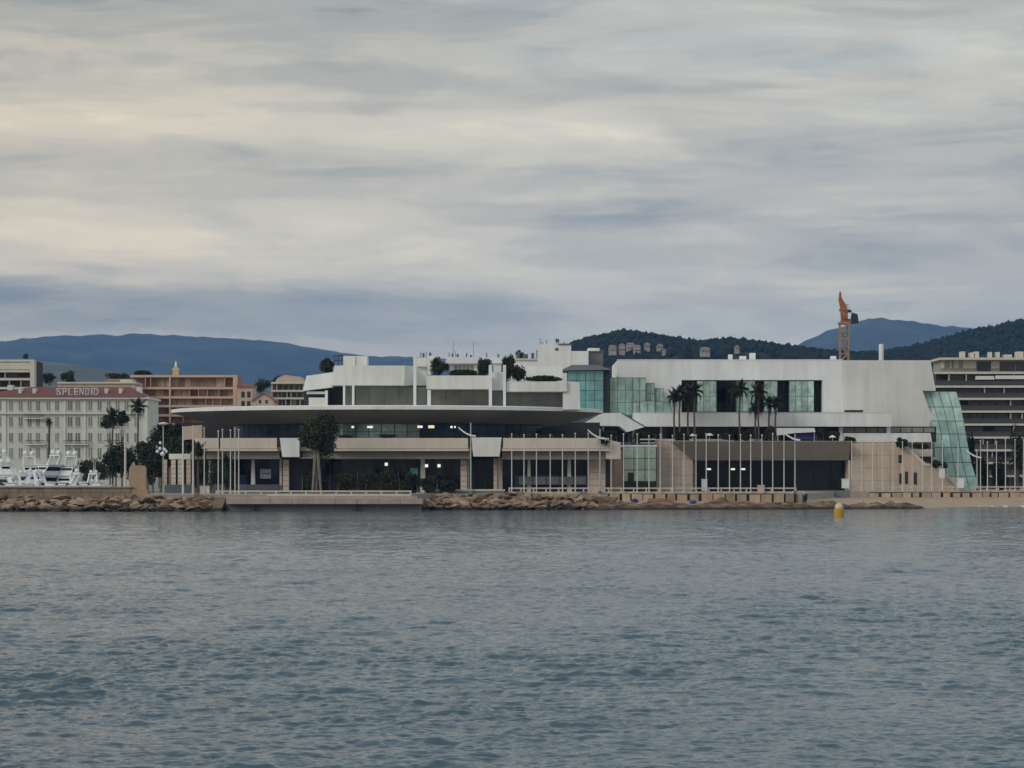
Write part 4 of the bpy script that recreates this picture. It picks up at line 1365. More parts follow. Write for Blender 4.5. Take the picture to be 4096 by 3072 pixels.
for a, b, r in (((3368, 1280), (3366, 1238), .27), ((3386, 1280), (3386, 1240), .27), ((3366, 1238), (3358, 1196), .25), ((3386, 1240), (3362, 1190), .25), ((3358, 1196), (3361, 1168), .2),
                ((3362, 1190), (3361, 1168), .2), ((3354, 1200), (3370, 1205), .2), ((3357, 1240), (3388, 1240), .25)):
    for dy in (-.8, .8):
        mb.tube(ct(*a, dy), ct(*b, dy), r, r, 5)
ys_ = [1280, 1266, 1252, 1238, 1226, 1214, 1203, 1194]
for i in range(len(ys_) - 1):
    ya, yb_ = ys_[i], ys_[i + 1]
    lf = lambda y: lerp_table([(1168, 3361), (1196, 3358), (1238, 3366), (1280, 3368)], y)
    rt = lambda y: lerp_table([(1168, 3361), (1190, 3363), (1240, 3386), (1280, 3386)], y)
    a, b = ((lf(ya), ya), (rt(yb_), yb_)) if i % 2 else ((rt(ya), ya), (lf(yb_), yb_))
    for dy in (-.8, .8):
        mb.tube(ct(*a, dy), ct(*b, dy), .2, .2, 4)
        mb.tube(ct(lf(ya), ya, dy), ct(rt(ya), ya, dy), .18, .18, 4)
mb.build('jib', 'crane_orange', cr)
mb = MB()
for a, b in (((3362, 1192), (3412, 1254)), ((3382, 1232), (3412, 1252)), ((3380, 1218), (3396, 1218)), ((3390, 1244), (3406, 1244)), ((3376, 1226), (3392, 1228))):
    mb.tube(ct(*a), ct(*b), .09, .09, 4)
mb.build('stay_rope', 'crane_dark', cr)
MB().prism([ct(3372, 1276, -1.9), ct(3384, 1276, -1.9), ct(3384, 1254, -1.9), ct(3374, 1254, -1.9)], [ct(3372, 1276, -.9), ct(3384, 1276, -.9), ct(3384, 1254, -.9), ct(3374, 1254, -.9)]).build('cab', 'crane_orange', cr)
MB().prism([ct(3390, 1250, -.6), ct(3404, 1250, -.6), ct(3404, 1240, -.6), ct(3390, 1240, -.6)], [ct(3390, 1250, .6), ct(3404, 1250, .6), ct(3404, 1240, .6), ct(3390, 1240, .6)]).build('winch', 'crane_dark', cr)

# ------------------------------------------------------------------ poles, lamps, monument
def flagpole(px, y_top, Y, label, group, r=0.085, base=GZ):
    x = X(px, Y)
    t = thing('flagpole', (x, Y, base), label, 'flagpole', group)
    zt_ = Z(y_top, Y)
    MB().tube((x, Y, base), (x, Y, zt_), r * 1.25, r * .8, 8).build('pole', 'pole_paint', t)
    MB().lathe([(.06, 0), (.16, .07), (.16, .2), (.05, .28)], (x, Y, zt_), 8).build('finial', 'pole_paint', t)
    MB().box(x - .2, x + .2, Y - .2, Y + .2, base, base + .35).build('base', 'rail_paint', t)
    return t


rgf = random.Random(3)
NTH = ['first', 'second', 'third', 'fourth', 'fifth', 'sixth', 'seventh', 'eighth', 'ninth', 'tenth', 'eleventh', 'twelfth', 'thirteenth', 'fourteenth', 'fifteenth', 'sixteenth',
       'seventeenth', 'eighteenth', 'nineteenth', 'twentieth', 'twenty-first', 'twenty-second', 'twenty-third', 'twenty-fourth']
for k, px in enumerate((2047, 2096, 2146, 2201, 2250, 2301, 2353, 2445, 2494, 2549, 2596, 2641, 2690, 2736, 2784, 2825, 2873, 2918, 2962, 3003, 3048, 3091, 3136)):
    flagpole(px, 1742 + rgf.uniform(-5, 5), 449.4, 'slim white flagpole along the promenade balustrade, %s from the kerb wall' % NTH[k], 'flagpoles along the promenade balustrade')
for k, px in enumerate((3407, 3448, 3490, 3531, 3572, 3610, 3649, 3690, 3727, 3770, 3832)):
    flagpole(px, 1768 + rgf.uniform(-6, 6), 510.3, 'white flagpole before the beige stone wall and stair, %s from the dark foyer' % NTH[k], 'flagpoles in front of the beige stone wall')
for k, px in enumerate((3922, 3950, 3986, 4022, 4060, 4094)):
    flagpole(px, 1766 + rgf.uniform(-6, 6), 510.3, 'white flagpole before the dark balcony block, %s from the leaning glass stair' % NTH[k], 'flagpoles in front of the dark balcony block')
for k, (px, yt) in enumerate(((817, 1716), (873, 1728), (890, 1722), (922, 1724), (940, 1718), (955, 1722))):
    flagpole(px, yt, 433.5, 'thin white flagpole above the landing stage, %s from the two thicker flagpoles' % NTH[k], 'flagpoles by the landing stage')
flagpole(732, 1712, 432.5, 'thicker white flagpole by dark trees, the one nearer the globe street lamp', 'flagpoles at the casino end', r=.15)
flagpole(772, 1708, 432.5, 'thicker white flagpole by dark trees, the one nearer the cream box bench', 'flagpoles at the casino end', r=.15)
flagpole(501, 1716, 433.5, 'thick white mast beside the stone monument', None, r=.17)


def mast_lamp(px, y_top, Y, ya, side, label, base=GZ):
    x = X(px, Y)
    t = thing('lamp_mast', (x, Y, base), label, 'street lamp')
    MB().tube((x, Y, base), (x, Y, Z(y_top, Y)), .16, .11, 8).build('pole', 'lamp_green', t)
    mb = MB()
    pts = []
    for i in range(9):
        u = i / 8
        pts.append(Vector((x + side * (-0.9 + 3.1 * u), Y - .2, Z(ya, Y) + 1.55 * (u ** 2.0))))
    for a, b in zip(pts, pts[1:]):
        mb.prism([a + Vector((0, 0, -.16)), b + Vector((0, 0, -.16)), b + Vector((0, 0, .16)), a + Vector((0, 0, .16))],
                 [a + Vector((0, .5, -.16)), b + Vector((0, .5, -.16)), b + Vector((0, .5, .16)), a + Vector((0, .5, .16))])
    mb.build('curved_arm', 'lamp_white', t)
    MB().box(x - .3, x + .3, Y - .3, Y + .3, base, base + .5).build('base', 'grey_concrete', t)


mast_lamp(1883, 1690, 447.5, 1744, -1, 'tall lamp mast with white curved arm in front of the casino bay')
mast_lamp(2400, 1716, 449.4, 1754, -1, 'lamp mast with white curved arm at the casino end of the flagpole row')
mast_lamp(3180, 1736, 450.2, 1760, -1, 'lamp mast with white curved arm at the far end of the promenade balustrade')
mast_lamp(3908, 1800, 512, 1830, -1, 'lamp mast with white curved arm beside the leaning glass stair')

YL = 433.0
x = X(653, YL)
sl2 = thing('street_lamp', (x, YL, GZ), 'green street lamp with flat disc head and white globes by the trees', 'street lamp')
MB().tube((x, YL, GZ), (x, YL, Z(1700, YL)), .15, .1, 8).build('pole', 'lamp_green', sl2)
MB().lathe([(.2, 0), (.85, .15), (.9, .3), (.3, .45)], (x, YL, Z(1700, YL)), 14).build('lamp_head', 'lamp_white', sl2)
for dx, py, r in ((-.55, 1795, .32), (-1.0, 1806, .3), (.25, 1798, .3), (-.1, 1816, .42), (-.5, 1772, .28), (.55, 1806, .26)):
    MB().lathe([(r * .3, -r), (r * .85, -r * .5), (r, 0), (r * .85, r * .5), (r * .3, r)], (x + dx, YL - .1, Z(py, YL)), 10).build('globe', 'lamp_white', sl2, True)
MB().tube((x - 1.1, YL - .1, Z(1812, YL)), (x + .7, YL - .1, Z(1812, YL)), .05, .05, 6).build('bracket', 'lamp_green', sl2)

mo = thing('stone_monument', (X(550, 431), 431, GZ - .3), 'tan stone stele with rounded top on the harbour wall end', 'monument')
MB().pprism([(516, 1962), (516, 1876), (521, 1866), (532, 1862), (566, 1862), (577, 1866), (582, 1876), (582, 1962)], 430.6, 1.6).build('stele', 'monument_stone', mo)
B(508, 1958, 590, 1990, 429.9, 3.2).build('pedestal', 'monument_stone', mo)
MB().pprism([(522, 1862), (541, 1862), (535, 1846), (529, 1852)], 430.9, .5).build('carved_top', 'monument_stone', mo)

# ------------------------------------------------------------------ yachts and small boats in the harbour
def hull_mesh(L, Bm, fb):
    mb = MB()
    n = 12
    st = []
    for i in range(n + 1):
        u = i / n
        x = -L / 2 + L * u
        w = Bm / 2 * (1 - max(0, (u - .45) / .55) ** 2.2) * (0.92 + .08 * min(1, u * 4))
        w = max(w, .04)
        sheer = fb * (1 + .35 * max(0, u - .4) ** 1.5 * 2)
        st.append([(x - .3 * (u > .9), 0.25 * w, -.5), (x, .78 * w, 0.0), (x + .05 * L * max(0, u - .6), w, sheer), (x + .05 * L * max(0, u - .6), w * .9, sheer)])
    for i in range(n + 1):
        for (a, b, c) in st[i]:
            mb.v.append((a, b, c))
        for (a, b, c) in st[i]:
            mb.v.append((a, -b, c))
    for i in range(n):
        for k in range(3):
            a = i * 8 + k
            mb.f.append((a, a + 8, a + 9, a + 1))
            b = i * 8 + 4 + k
            mb.f.append((b, b + 1, b + 9, b + 8))
        mb.f.append((i * 8 + 3, i * 8 + 11, i * 8 + 15, i * 8 + 7))
        mb.f.append((i * 8, i * 8 + 4, i * 8 + 12, i * 8 + 8))
    mb.f.append((0, 1, 2, 3, 7, 6, 5, 4))
    e = n * 8
    mb.f.append((e + 4, e + 5, e + 6, e + 7, e + 3, e + 2, e + 1, e))
    return mb


def yacht(px, Y, L, heading, label, hull_m='hull_white', decks=2, dome=True, accent=None, z0=0.0):
    Bm, fb = L * .24, L * .085 + .5
    t = thing('motor_yacht', (X(px, Y), Y, z0), label, 'yacht', None, heading)
    ORIGIN[t.name] = Vector((0, 0, 0))
    hull_mesh(L, Bm, fb).build('hull', hull_m, t)
    MB().box(-L * .42, L * .1, -Bm * .5 - .02, Bm * .5 + .02, fb * .45, fb * .62).build('hull_window', 'boat_glass', t)
    z = fb - .05
    x0, x1 = -L * .34, L * .2
    w = Bm * .42
    for d in range(decks):
        h = 1.9 if L > 14 else 1.4
        MB().prism_xz([(x0, z), (x1 + h * 1.1, z), (x1, z + h), (x0 + .4, z + h)], -w, w).build('deckhouse', 'hull_white', t)
        MB().prism_xz([(x0 + 1.0, z + h * .42), (x1 + h * .55, z + h * .42), (x1 + h * .15, z + h * .82), (x0 + 1.2, z + h * .82)], -w - .04, w + .04).build('cabin_window', 'boat_glass', t)
        MB().box(x1 - .2, x1 + h * .5, -w * .8, w * .8, z + h * .45, z + h * .8).build('windscreen', 'boat_glass', t)
        MB().box(x0 - L * .07, x1 + .3, -w - .25, w + .25, z + h, z + h + .16).build('deck', 'hull_white', t)
        z += h + .16
        x0 += L * .05
        x1 -= L * .1
        w *= .86
    for s in (-1, 1):
        MB().prism_xz([(x0 + .2, z), (x0 + 1.2, z), (x0 + .2, z + 1.7), (x0 - .5, z + 1.7)], s * w - .12, s * w + .12).build('arch_leg', 'hull_white', t)
    MB().box(x0 - .6, x0 + .4, -w - .1, w + .1, z + 1.7, z + 1.95).build('radar_arch', 'hull_white', t)
    if dome:
        for s in (-.6, .6):
            r = .55 if L > 14 else .35
            MB().lathe([(r * .6, 0), (r, r * .5), (r, r), (r * .75, r * 1.55), (r * .3, r * 1.85)], (x0 - .1, s * w, z + 1.95), 10).build('radome', 'hull_white', t, True)
    MB().tube((x0, 0, z + 1.9), (x0 - .3, 0, z + 4.6), .07, .03, 6).build('mast', 'hull_white', t)
    rl = MB()
    for s in (-1, 1):
        for i in range(7):
            u = .45 + .5 * i / 6
            ww = Bm / 2 * (1 - max(0, (u - .45) / .55) ** 2.2)
            xx = -L / 2 + L * u
            rl.tube((xx, s * ww, fb), (xx, s * ww, fb + 1.2), .04, .04, 4)
            if i:
                rl.tube(pp, (xx, s * ww, fb + 1.15), .04, .04, 4)
            pp = (xx, s * ww, fb + 1.15)
    rl.build('bow_rail', 'lamp_white', t)
    if accent:
        MB().box(-L * .46, -L * .36, -Bm * .3, Bm * .3, fb, fb + 1.1).build('cover', accent, t)


rad = math.radians
yacht(25, 505, 21, rad(-62), 'largest white motor yacht with three decks, rising above the low cruisers', decks=3)
yacht(95, 488, 21, rad(-35), 'white motor yacht with two slanting decks and twin radomes', decks=2)
yacht(175, 497, 19, rad(-120), 'white yacht with high stern arch beside the two-deck yacht', decks=3)
yacht(235, 476, 14, rad(-160), 'navy hulled motor yacht with white cabin', 'hull_navy', decks=2)
yacht(140, 462, 15, rad(-12), 'sleek low white cruiser with dark side window close behind the wall', decks=1, dome=False)
yacht(45, 460, 14, rad(-170), 'small white cruiser moored behind the wall with a red cover', decks=2, dome=True, accent='boat_red')
yacht(300, 468, 12, rad(-80), 'small white fishing cruiser with red stern cover', decks=2, dome=False, accent='boat_red')
yacht(355, 474, 11, rad(-100), 'smallest white cruiser near the hedge end of the harbour', decks=2, dome=True)

yacht(120, 520, 19, rad(-75), 'white three-deck yacht moored behind the low cruisers', decks=3)
yacht(5, 474, 15, rad(-20), 'white two-deck yacht with long side windows at the fleet edge', decks=2)
yacht(270, 500, 17, rad(-95), 'white yacht with tall arch moored before the olive hedge', decks=3)
yacht(195, 466, 12, rad(-40), 'short white cruiser wedged between larger yachts', decks=2, accent='hull_navy')
yacht(330, 490, 13, rad(-130), 'white cruiser with dark windscreen beside the hedge', decks=2, dome=False)

yacht(60, 448, 9, rad(-150), 'tiny white runabout tucked behind the wall', decks=1, dome=False)
yacht(110, 452, 10, rad(-60), 'little white cabin boat with navy cover', decks=2, accent='hull_navy')
yacht(205, 450, 9, rad(-30), 'little white cabin boat with low windscreen', decks=1, dome=True)
yacht(262, 456, 11, rad(-140), 'little white flybridge boat with red cover by the dinghies', decks=2, dome=False, accent='boat_red')
yacht(390, 470, 9, rad(-70), 'little white boat closest to the dark tree', decks=1, dome=True)


def tender(px, py, Y, L, label, m='hull_white'):
    t = thing('dinghy', (X(px, Y), Y, Z(py, Y)), label, 'dinghy', 'small dinghies stowed along the harbour wall', rad(random.Random(px).uniform(-25, 25)))
    ORIGIN[t.name] = Vector((0, 0, 0))
    hull_mesh(L, L * .42, .55).build('hull', m, t)
    MB().box(-L * .3, L * .05, -L * .13, L * .13, .3, .8).build('console', 'hull_white', t)
    MB().box(-L * .55, -L * .45, -.2, .2, .1, 1.0).build('outboard', 'boat_glass', t)


wallq = MB().box(X(-300, 434), X(524, 434), 433.05, 437, -1, 3.1).build('pontoon', 'grey_concrete')
tag(wallq, 'grey quay strip behind the harbour wall carrying small dinghies', 'quay')
for px, L, lb_ in ((215, 4.6, 'long white dinghy'), (262, 3.2, 'short white dinghy'), (310, 3.4, 'upright white dinghy'), (345, 3.0, 'stubby white dinghy'), (400, 4.4, 'pale dinghy nearest the hedge'), (60, 5.0, 'longest white tender')):
    tender(px, 1948.5 + 6, 435, L, lb_ + ' stowed on the quay strip behind the wall')

# hedge and trees by the hotel
def crown_tree(name, px, py_c, Y, rx, rz, n, leaf, label, cat='tree', group=None, base=GZ, trunk_r=.25, seed=1, size=.42, clumps=12, trunk_m='bark', forks=4, ry=None):
    rg = random.Random(seed)
    x, zc_ = X(px, Y), Z(py_c, Y)
    t = thing(name, (x, Y, base), label, cat, group)
    MB().leaves(rg, (x, Y, zc_), (rx, ry or rx * .8, rz), n, size, clumps).build('crown', leaf, t)
    mb = MB()
    zf = base + (zc_ - base) * .55
    mb.tube((x, Y, base - .05), (x + .1, Y, zf), trunk_r, trunk_r * .75, 8)
    for k in range(forks):
        a = 6.28 * k / forks + .4
        mb.tube((x + .1, Y, zf - .1), (x + rx * .45 * math.cos(a), Y + rx * .35 * math.sin(a), zc_ + rz * .25 * rg.uniform(-.5, 1)), trunk_r * .55, trunk_r * .15, 6)
    mb.build('trunk', trunk_m, t)
    return t


def bush(name, px0, px1, y0, y1, Y, n, leaf, label, cat='bush', group=None, seed=1, size=.35, clumps=14, depth=1.5):
    rg = random.Random(seed)
    x0, x1, z0, z1 = X(px0, Y), X(px1, Y), Z(y1, Y), Z(y0, Y)
    t = thing(name, ((x0 + x1) / 2, Y, z0), label, cat, group)
    MB().leaves(rg, ((x0 + x1) / 2, Y, (z0 + z1) / 2), ((x1 - x0) / 2 * .95, depth, (z1 - z0) / 2 * .95), int(n * 1.6), size, clumps).build('foliage', leaf, t)
    mb = MB()
    for k in range(4):
        xx = x0 + (x1 - x0) * (k + .5) / 4
        mb.tube((xx, Y, z0), (xx + rg.uniform(-.3, .3), Y, z0 + (z1 - z0) * .7), .06, .02, 5)
    mb.build('stem', 'bark', t)


bush('hedge', 250, 470, 1828, 1930, 545, 3600, 'leaf_olive', 'broad olive-green hedge below the hotel windows', 'hedge', None, 5, .5, 26, 2.5)
for a in (('broadleaf_tree', 462, 1838, 530, 2.8, 4.6, 2200, 'leaf_dark', 'dark tree with full crown at the hedge end before the hotel'),
          ('broadleaf_tree', 590, 1812, 500, 3.2, 3.9, 2600, 'leaf_mid', 'round dark green tree right behind the stone monument'),
          ('broadleaf_tree', 668, 1745, 505, 3.6, 3.2, 2600, 'leaf_dark', 'tall dark tree under the left tip of the disc canopy'),
          ('broadleaf_tree', 642, 1850, 470, 2.2, 3.0, 1600, 'leaf_dark', 'dark bushy tree behind the globe street lamp'),
          ('broadleaf_tree', 700, 1800, 462, 1.9, 3.2, 1600, 'leaf_mid', 'dark tree between the globe street lamp and casino end piers'),
          ('broadleaf_tree', 742, 1790, 462, 1.7, 3.4, 1500, 'leaf_mid', 'dark tree filling the gap behind the thicker flagpoles'),
          ('broadleaf_tree', 610, 1880, 462, 2.0, 2.6, 1400, 'leaf_dark', 'low dark tree immediately right of the stone monument'),
          ('broadleaf_tree', 520, 1850, 512, 2.4, 3.4, 1700, 'leaf_dark', 'dark tree behind the thick white mast'),
          ('broadleaf_tree', 440, 1690, 560, 2.0, 1.9, 1100, 'leaf_dark', 'ragged dark pine crown in front of the hotel wall'),
          ('broadleaf_tree', 488, 1670, 562, 1.8, 1.8, 1000, 'leaf_dark', 'second ragged pine crown by the hotel, below the palm'),
          ('broadleaf_tree', 190, 1515, 760, 2.6, 1.8, 700, 'leaf_dark', 'dark treetop behind the red roof next to the cream block'),
          ('broadleaf_tree', 275, 1510, 760, 2.2, 2.2, 700, 'leaf_dark', 'pointed dark treetop behind the hotel roof sign'),
          ('broadleaf_tree', 470, 1506, 770, 5.0, 1.3, 900, 'leaf_dark', 'wide dark treetop behind the tiled hip roof'),
          ('broadleaf_tree', 570, 1494, 790, 3.5, 1.2, 700, 'leaf_dark', 'low dark treetop behind the orange block roof'),
          ('broadleaf_tree', 1045, 1540, 760, 3.6, 2.6, 900, 'leaf_dark', 'dark trees clump behind the pink gabled house'),
          ('broadleaf_tree', 1110, 1530, 780, 2.6, 3.2, 800, 'leaf_mid', 'dark treetop behind the pale grey terraced block')):
    nm, px, pyc, Y, rx, rz, n, lf_, lb_ = a
    crown_tree(nm, px, pyc, Y, rx * 1.02, rz * 1.0, int(n * 1.9), lf_, lb_, seed=px, size=.5, clumps=20)
crown_tree('round_tree', 104, 1426, 705, 1.0, 1.0, 350, 'leaf_dark', 'small round potted tree on the cream block roof', base=Z(1438, 705), trunk_r=.1, seed=3, size=.3)

# big shaggy tree before the casino
tt = crown_tree('shaggy_tree', 1265, 1738, 446, 3.9, 5.0, 11000, 'leaf_olive_dark', 'big shaggy dark tree with pale forked trunk before the casino', seed=44, size=.5, clumps=34, trunk_r=.30)
MB().tube((X(1250, 445.6), 445.6, GZ), (X(1262, 445.6), 445.6, Z(1800, 445.6)), .2, .3, 8).build('side_trunk', 'bark', tt)
MB().tube((X(1284, 445.6), 445.6, GZ), (X(1270, 445.6), 445.6, Z(1800, 445.6)), .22, .3, 8).build('side_trunk', 'bark', tt)
for i, (px0, px1, y0) in enumerate(((1338, 1440, 1868), (1420, 1530, 1850), (1510, 1610, 1846), (1590, 1680, 1880), (1660, 1760, 1896), (1740, 1838, 1914), (1190, 1336, 1868))):
    bush('bush', px0, px1, y0, 1976, 447, 1500, 'leaf_dark', ['low dark bush right of the shaggy tree', 'tall dark bush before the dark casino windows', 'tallest rounded dark bush under the round wall lamp',
         'dark bush before the green poster', 'dark bush below the white casino column', 'small dark bush beside the kerb wall', 'dark undergrowth round the shaggy tree trunk'][i], seed=60 + i, size=.33)
for i, (px0, px1, y0, lb_) in enumerate(((828, 880, 1820, 'slim dark shrub behind the thin flagpoles'), (868, 930, 1850, 'rounded dark shrub behind the thin flagpoles'),
                                         (905, 960, 1870, 'low dark shrub left of the blue plinth'), (770, 840, 1858, 'dark shrub at the foot of the thicker flagpole'))):
    bush('shrub', px0, px1, y0, 1976, 446 + i * .8, 800, 'leaf_mid', lb_, seed=80 + i, size=.3)
# hedges on the casino balconies and roof terraces
for i, (px0, px1, y0, y1, Y, lb_) in enumerate(((1345, 1420, 1738, 1754, 456.2, 'low balcony hedge beside the shaggy tree crown'), (1505, 1610, 1734, 1754, 456.2, 'low balcony hedge before the teal panes'),
                                                (1680, 1872, 1738, 1754, 456.2, 'long balcony hedge before the blue panes'), (2012, 2240, 1736, 1754, 456.2, 'long balcony hedge above the end parapet'),
                                                (2240, 2440, 1738, 1756, 456.2, 'trailing hedge at the casino balcony corner'))):
    bush('balcony_hedge', px0, px1, y0, y1, Y, 700, 'leaf_dark', lb_, 'hedge', seed=100 + i, size=.24, depth=.45, clumps=20)
bush('trailing_plant', 2385, 2440, 1748, 1782, 454.3, 500, 'leaf_dark', 'dark plant trailing over the parapet end below the disc tip', 'plant', seed=119, size=.24, depth=.4)
for i, (px0, px1, y0, y1, Y, lb_) in enumerate(((1280, 1335, 1434, 1496, 470, 'dark shrub on the casino roof beside the cream roof boxes'), (1722, 1792, 1428, 1504, 466, 'tall dark shrub left of the white roof pavilion'),
                                                (1790, 1905, 1480, 1504, 465.5, 'long low shrub bed before the white roof pavilion'), (1915, 1962, 1428, 1504, 467, 'dark shrub between pavilion and roof fin'),
                                                (2012, 2060, 1425, 1526, 467, 'arching dark shrub right of the roof fins'), (2050, 2098, 1458, 1528, 466, 'tall dark shrub at the lower roof terrace'),
                                                (2098, 2255, 1496, 1530, 466, 'long dark shrub bed on the lower roof terrace'), (2064, 2090, 1402, 1436, 664, 'dark roof plant tub beside the antennas'))):
    bush('roof_shrub', px0 - 6, px1 + 6, y0 - 4, y1 + 4, Y, 2200, 'leaf_dark', lb_, 'shrub', seed=120 + i, size=.36, depth=1.1, clumps=26)
for i, (px0, px1, y0, y1, Y, lb_) in enumerate(((2380, 2480, 1712, 1768, 514, 'dark shrub under the white entrance roof'), (2500, 2640, 1712, 1782, 514, 'wide dark shrub above the pale green glass box'),
                                                (2690, 2760, 1722, 1768, 517, 'dark shrub at the foot of the palm cluster'), (2870, 2945, 1728, 1764, 518, 'arched brown shrub on the white hall terrace'),
                                                (2950, 3020, 1712, 1766, 518, 'dark shrub between terrace palms'), (3052, 3108, 1706, 1762, 518, 'rounded dark shrub left of the blue awning'),
                                                (3262, 3300, 1706, 1766, 518, 'upright dark shrub right of the blue awning'), (3310, 3366, 1722, 1756, 518, 'low shrub before the white terrace pillar'),
                                                (3375, 3430, 1744, 1768, 516, 'low shrub tub at the fascia end'), (3576, 3640, 1740, 1796, 513.5, 'dark shrub at the top of the beige stair wall'),
                                                (3640, 3728, 1772, 1800, 514, 'row of small shrubs on the planter step'), (3720, 3764, 1838, 1872, 512.8, 'dark shrub halfway down the beige stair'),
                                                (3762, 3792, 1850, 1874, 512.8, 'small dark shrub over the white planter'))):
    bush('terrace_shrub', px0, px1, y0, y1, Y, 1500, 'leaf_dark', lb_, 'shrub', seed=150 + i, size=.34, depth=.9, clumps=22)
for i, (px0, px1, y0, lb_) in enumerate(((3886, 3960, 1776, 'tall dark tree group behind the first beach flagpoles'), (3950, 4040, 1800, 'dark tree group before the lower balconies'),
                                         (4030, 4130, 1690, 'tallest dark tree before the balcony block'), (3860, 3905, 1700, 'narrow dark tree beside the leaning glass stair'))):
    bush('street_tree', px0, px1, y0, 1975, 560 - i * 4, 1500, 'leaf_dark', lb_, 'tree', seed=180 + i, size=.5, depth=2.0, clumps=18)

# ------------------------------------------------------------------ palms
def frond_mesh(seed, L=2.2, droop=1.0):
    rg = random.Random(seed)
    mb = MB()
    n = 7
    pts = []
    for i in range(n + 1):
        u = i / n
        pts.append(Vector((L * (u - .18 * u * u * droop), 0, L * (.42 * u - .95 * droop * u ** 2.1))))
    for i in range(n):
        a, b = pts[i], pts[i + 1]
        mb.add([a + Vector((0, .03, 0)), a - Vector((0, .03, 0)), b - Vector((0, .02, 0)), b + Vector((0, .02, 0))], [(0, 1, 2, 3)])
        if i == 0: continue
        for s in (-1, 1):
            for k in range(2):
                p = a.lerp(b, k * .5)
                l = L * .34 * math.sin(math.pi * min(.95, (i + k * .5) / n + .12)) * rg.uniform(.8, 1.15)
                tip = p + Vector((l * .55, s * l * .75, -l * .38))
                mb.add([p, p + Vector((L * .10, 0, 0)), tip], [(0, 1, 2)])
    return mb.mesh('frond', 'palm_leaf')


FR = [frond_mesh(1, 2.2, .35), frond_mesh(2, 2.2, .85), frond_mesh(3, 2.1, 1.35)]
TR = {}


def palm(px, py_crown, Y, base, r, label, group=None, seed=0, trunk_r=.2):
    rg = random.Random(seed)
    x, zc_ = X(px, Y), Z(py_crown, Y)
    t = thing('palm_tree', (x, Y, base), label, 'palm tree', group)
    mb = MB()
    k = 7
    for i in range(k):
        za, zb = base + (zc_ - base) * i / k, base + (zc_ - base) * (i + 1) / k
        mb.tube((x + .06 * math.sin(i * 1.3), Y, za), (x + .06 * math.sin((i + 1) * 1.3), Y, zb), trunk_r * (1.12 - .03 * i), trunk_r * (1.0 - .03 * i), 8, cap=False)
    mb.build('trunk', 'palm_trunk', t)
    mb = MB().leaves(rg, (x, Y, zc_ - r * .25), (r * .38, r * .38, r * .45), 140, r * .3, 6)
    mb.build('dead_fronds', 'palm_dry', t)
    for i in range(36):
        ring = i % 3
        a = 6.283 * i / 36 * 3.04 + rg.uniform(-.2, .2)
        tilt = (-.75, -.25, .25)[ring] + rg.uniform(-.15, .15)
        s = r / 1.75 * rg.uniform(.85, 1.1)
        inst('frond', FR[ring], t, (0, 0, zc_ - base), (0, tilt, a), (s, s, s))


zt2 = Z(1766, 520)
for i, (px, py, r, lb_) in enumerate(((2697, 1590, 1.9, 'leftmost palm of the terrace cluster, crown low against the glass'), (2718, 1578, 2.1, 'thicker palm in the middle of the terrace cluster'),
                                      (2778, 1568, 2.2, 'tall slim palm right of the terrace cluster'), (2958, 1562, 2.4, 'tall red-trunked palm before the second dark recess'),
                                      (3022, 1636, 1.8, 'short palm with spreading fronds before the white band'), (3034, 1572, 2.3, 'tall palm behind the short spreading palm'),
                                      (3076, 1618, 1.8, 'medium palm, left one of the pair by the awning'), (3102, 1616, 1.9, 'medium palm, right one of the pair by the awning'))):
    palm(px, py, 519 - (i % 3) * .7, zt2 - .3, r, lb_, 'palms on the hall terrace', seed=i, trunk_r=.19)
palm(552, 1630, 555, GZ, 2.3, 'tall palm with round crown before the hotel corner', seed=30, trunk_r=.2)
palm(450, 1668, 553, GZ, 2.2, 'tall palm beside the pines before the hotel front', seed=31, trunk_r=.2)
palm(196, 1690, 552, GZ, 1.0, 'slender young palm against the hotel front behind the yachts', seed=32, trunk_r=.26)
palm(793, 1806, 447, GZ, 1.9, 'palm behind the thicker flagpoles at the casino end', seed=33)
palm(905, 1850, 449, GZ, 1.7, 'short palm in the shrubs before the blue plinth', seed=34)
palm(2752, 1592, 521, zt2 - .3, 2.0, 'palm with drooping crown behind the slim palm', 'palms on the hall terrace', seed=35, trunk_r=.19)
palm(4070, 1850, 530, GZ, 2.4, 'palm with dark crown before the lower balconies', seed=36)

# ------------------------------------------------------------------ terrace and beach odds and ends
aw = thing('terrace_awning', (X(3185, 518), 518, zt2), 'long white and blue awning on posts on the hall terrace', 'awning')
MB().pprism([(3108, 1712), (3258, 1712), (3262, 1728), (3180, 1732), (3108, 1742)], 517, 3).build('canvas', 'awning', aw)
B(3182, 1732.5, 3254, 1758, 518, .15).build('blue_panel', 'canvas_blue', aw)
for px in (3110, 3182, 3256):
    B(px, 1726, px + 3, 1766, 518.2, .15).build('post', 'lamp_white', aw)
for i, (px, y, w_, lb_) in enumerate(((2838, 1742, 34, 'white parasol over the terrace left of the arched shrub'), (2770, 1744, 24, 'small white parasol by the slim palm'), (3330, 1750, 30, 'low white parasol by the terrace pillar'))):
    Yp = 515
    t = thing('parasol', (X(px, Yp), Yp, zt2), lb_, 'parasol')
    MB().lathe([(w_ / 2 * Yp / F, 0), (w_ / 3 * Yp / F, .25), (.04, .5)], (X(px, Yp), Yp, Z(y, Yp)), 10).build('canopy', 'awning', t)
    MB().tube((X(px, Yp), Yp, zt2 - .2), (X(px, Yp), Yp, Z(y, Yp) + .2), .04, .04, 6).build('pole', 'lamp_white', t)
